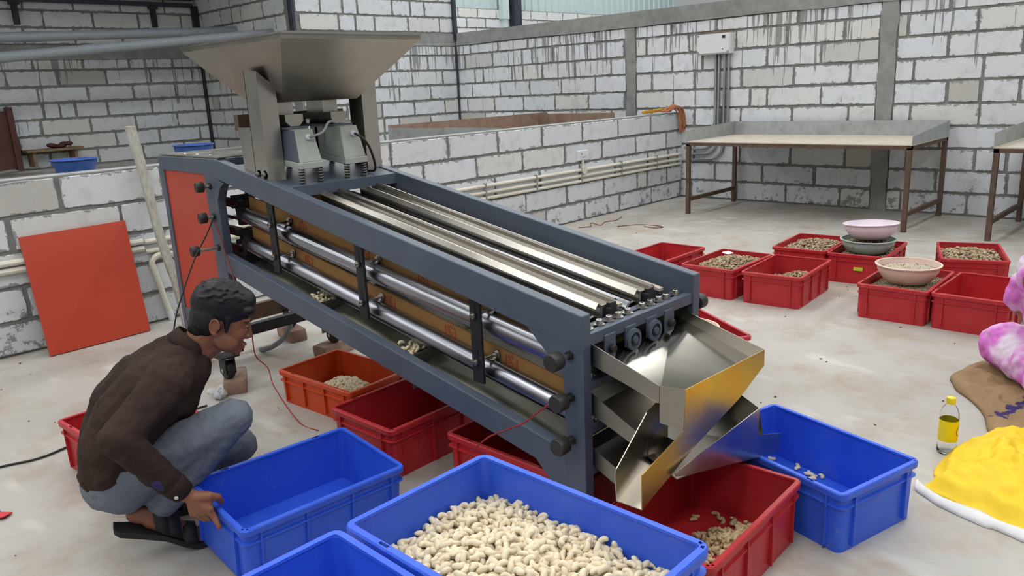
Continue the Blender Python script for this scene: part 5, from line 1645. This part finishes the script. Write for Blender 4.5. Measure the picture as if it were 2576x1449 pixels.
# sandals
def sandal(pts, wdt, straps, foot_s):
    mb = MB(); loops = []
    n = len(pts)
    for i, (a, z) in enumerate(pts):
        t = i / (n - 1)
        w_ = wdt * (.36 + .14 * sin(pi * min(1, t * 1.1)) + .05 * t) * (.8 if i in (0, n - 1) else 1)
        loops.append([W(a, foot_s - w_, z), W(a, foot_s + w_, z), W(a, foot_s + w_, z + .022), W(a, foot_s - w_, z + .022)])
    sd_ = mb.loft(loops).build('sandal', 'sandal', man, bevel=.004)
    for (a0, z0, a1, z1, h, r_) in straps:
        rows = []
        for i in range(13):
            t = pi * i / 12
            c0 = W(a0, foot_s - cos(t) * .050, z0 + sin(t) * h); c1_ = W(a1, foot_s - cos(t) * .050, z1 + sin(t) * h)
            rows.append([c0, c1_])
        st = MB().loft(rows, closed=False, cap=False).build('strap', 'sandal', sd_, smooth=True)
        st.modifiers.new('thick', 'SOLIDIFY').thickness = .004
sandal([(-.165, .126), (-.15, .116), (-.09, .094), (-.02, .064), (.03, .026), (.07, .004), (.115, .002), (.13, .004)], .09, [(-.045, .115, -.005, .085, .085, 1), (.035, .045, .075, .03, .052, 1), (-.03, .10, .03, .06, .075, 1)], -.10)
sandal([(-.12, .004), (-.10, .002), (-.02, .002), (.06, .002), (.12, .002), (.145, .004)], .09, [(-.04, .02, .0, .02, .085, 1), (.05, .02, .09, .02, .055, 1)], .17)

# seated person at the picture edge
wc = Vector((3.97, .46, .045))
fw2 = Vector((-.55, .83, 0)).normalized(); sd2 = Vector((.83, .55, 0)).normalized()
def Q(a, s, z): return wc + fw2 * a + sd2 * s + Vector((0, 0, z))
wm2 = thing('person', (wc.x, wc.y, .05), 'person in pink and white tie-dyed clothes sitting on the burlap sack', 'person', world_built=True)
P_ = MB()
P_.capsule(Q(0.000, 0, 0.160), .11, Q(0.180, 0, 0.500), .10); P_.capsule(Q(0.180, -.14, 0.540), .05, Q(0.180, .14, 0.540), .05)
P_.capsule(Q(0.190, 0, 0.550), .05, Q(0.140, 0, 0.680), .05)
P_.ellipsoid(Q(0.160, 0, 0.760), (.085, .075, .11), None, 20, 14); P_.ellipsoid(Q(0.200, 0, 0.720), (.06, .055, .075), None, 18, 12)
P_.ellipsoid(Q(0.265, 0, 0.735), (.018, .015, .02), None, 12, 8)
for s in (-1, 1):
    P_.capsule(Q(0.180, s * .15, 0.530), .032, Q(0.196, s * .22, 0.330), .030); P_.capsule(Q(0.196, s * .22, 0.330), .030, Q(0.170, s * .13, 0.270), .026)
    P_.capsule(Q(0.170, s * .13, 0.270), .026, Q(0.185, s * .085, 0.255), .022)
    for i in range(4):
        k0 = Q(.185, s * (.045 + .011 * i), .252 - .004 * i); k1 = k0 + fw2 * .02 + V(0, 0, -.012); k2 = k1 + V(0, 0, -.022)
        P_.capsule(k0, .011, k1, .0095, 10, 4); P_.capsule(k1, .0095, k2, .008, 10, 4)
    P_.capsule(Q(0.180, s * .08, 0.268), .012, Q(0.200, s * .05, 0.262), .010, 10, 4)
    P_.capsule(Q(0.000, s * .10, 0.120), .08, Q(0.250, s * .26, 0.130), .05); P_.capsule(Q(0.250, s * .26, 0.130), .045, Q(0.170, s * -.02, 0.060), .04)
    P_.ellipsoid(Q(0.160, s * .085, 0.750), (.012, .018, .028), None, 10, 8)
pb_ = P_.build('body', 'skin', wm2, smooth=True, fix=False); remesh(pb_, .006, 3)
D_ = MB()
D_.capsule(Q(-0.050, 0, 0.120), .18, Q(0.004, 0, 0.240), .165); D_.capsule(Q(0.032, -.05, 0.260), .145, Q(0.170, -.05, 0.500), .110); D_.capsule(Q(0.032, .05, 0.260), .145, Q(0.170, .05, 0.500), .110)
for s in (-1, 1):
    D_.capsule(Q(0.000, s * .12, 0.130), .135, Q(0.220, s * .26, 0.125), .105); D_.capsule(Q(0.220, s * .26, 0.120), .10, Q(0.170, 0, 0.090), .095)
    D_.capsule(Q(0.180, s * .13, 0.530), .070, Q(0.200, s * .205, 0.375), .066); D_.capsule(Q(0.120, s * .10, 0.500), .085, Q(0.100, s * .11, 0.330), .10)
D_.capsule(Q(0.000, 0, 0.110), .12, Q(0.190, 0, 0.120), .105)
D_.capsule(Q(0.180, -.12, 0.540), .055, Q(0.116, .12, 0.320), .10)
dr = D_.build('dress', 'tie_dye', wm2, smooth=True, fix=False); remesh(dr, .008, 6, .5, (.03, .07, .01, .03))
hh2 = MB().ellipsoid(Q(0.135, 0, 0.790), (.098, .088, .095), None, 20, 14).ellipsoid(Q(0.080, 0, 0.730), (.05, .06, .08), None, 16, 10).capsule(Q(0.050, 0, 0.720), .03, Q(0.050, 0, 0.400), .014)
remesh(hh2.build('hair', 'hair', wm2, smooth=True, fix=False), .006, 3)
for s in (-1, 1):
    MB().ellipsoid(Q(0.245, s * .03, 0.765), (.008, .010, .008), None, 10, 8).build('eye', 'eye_dark', wm2, smooth=True)
MB().ellipsoid(Q(0.253, 0, 0.695), (.010, .020, .007), None, 10, 8).build('lips', 'lip', wm2, smooth=True)

for o in list(bpy.data.objects):
    if 'world_built' in o.keys():
        del o['world_built']
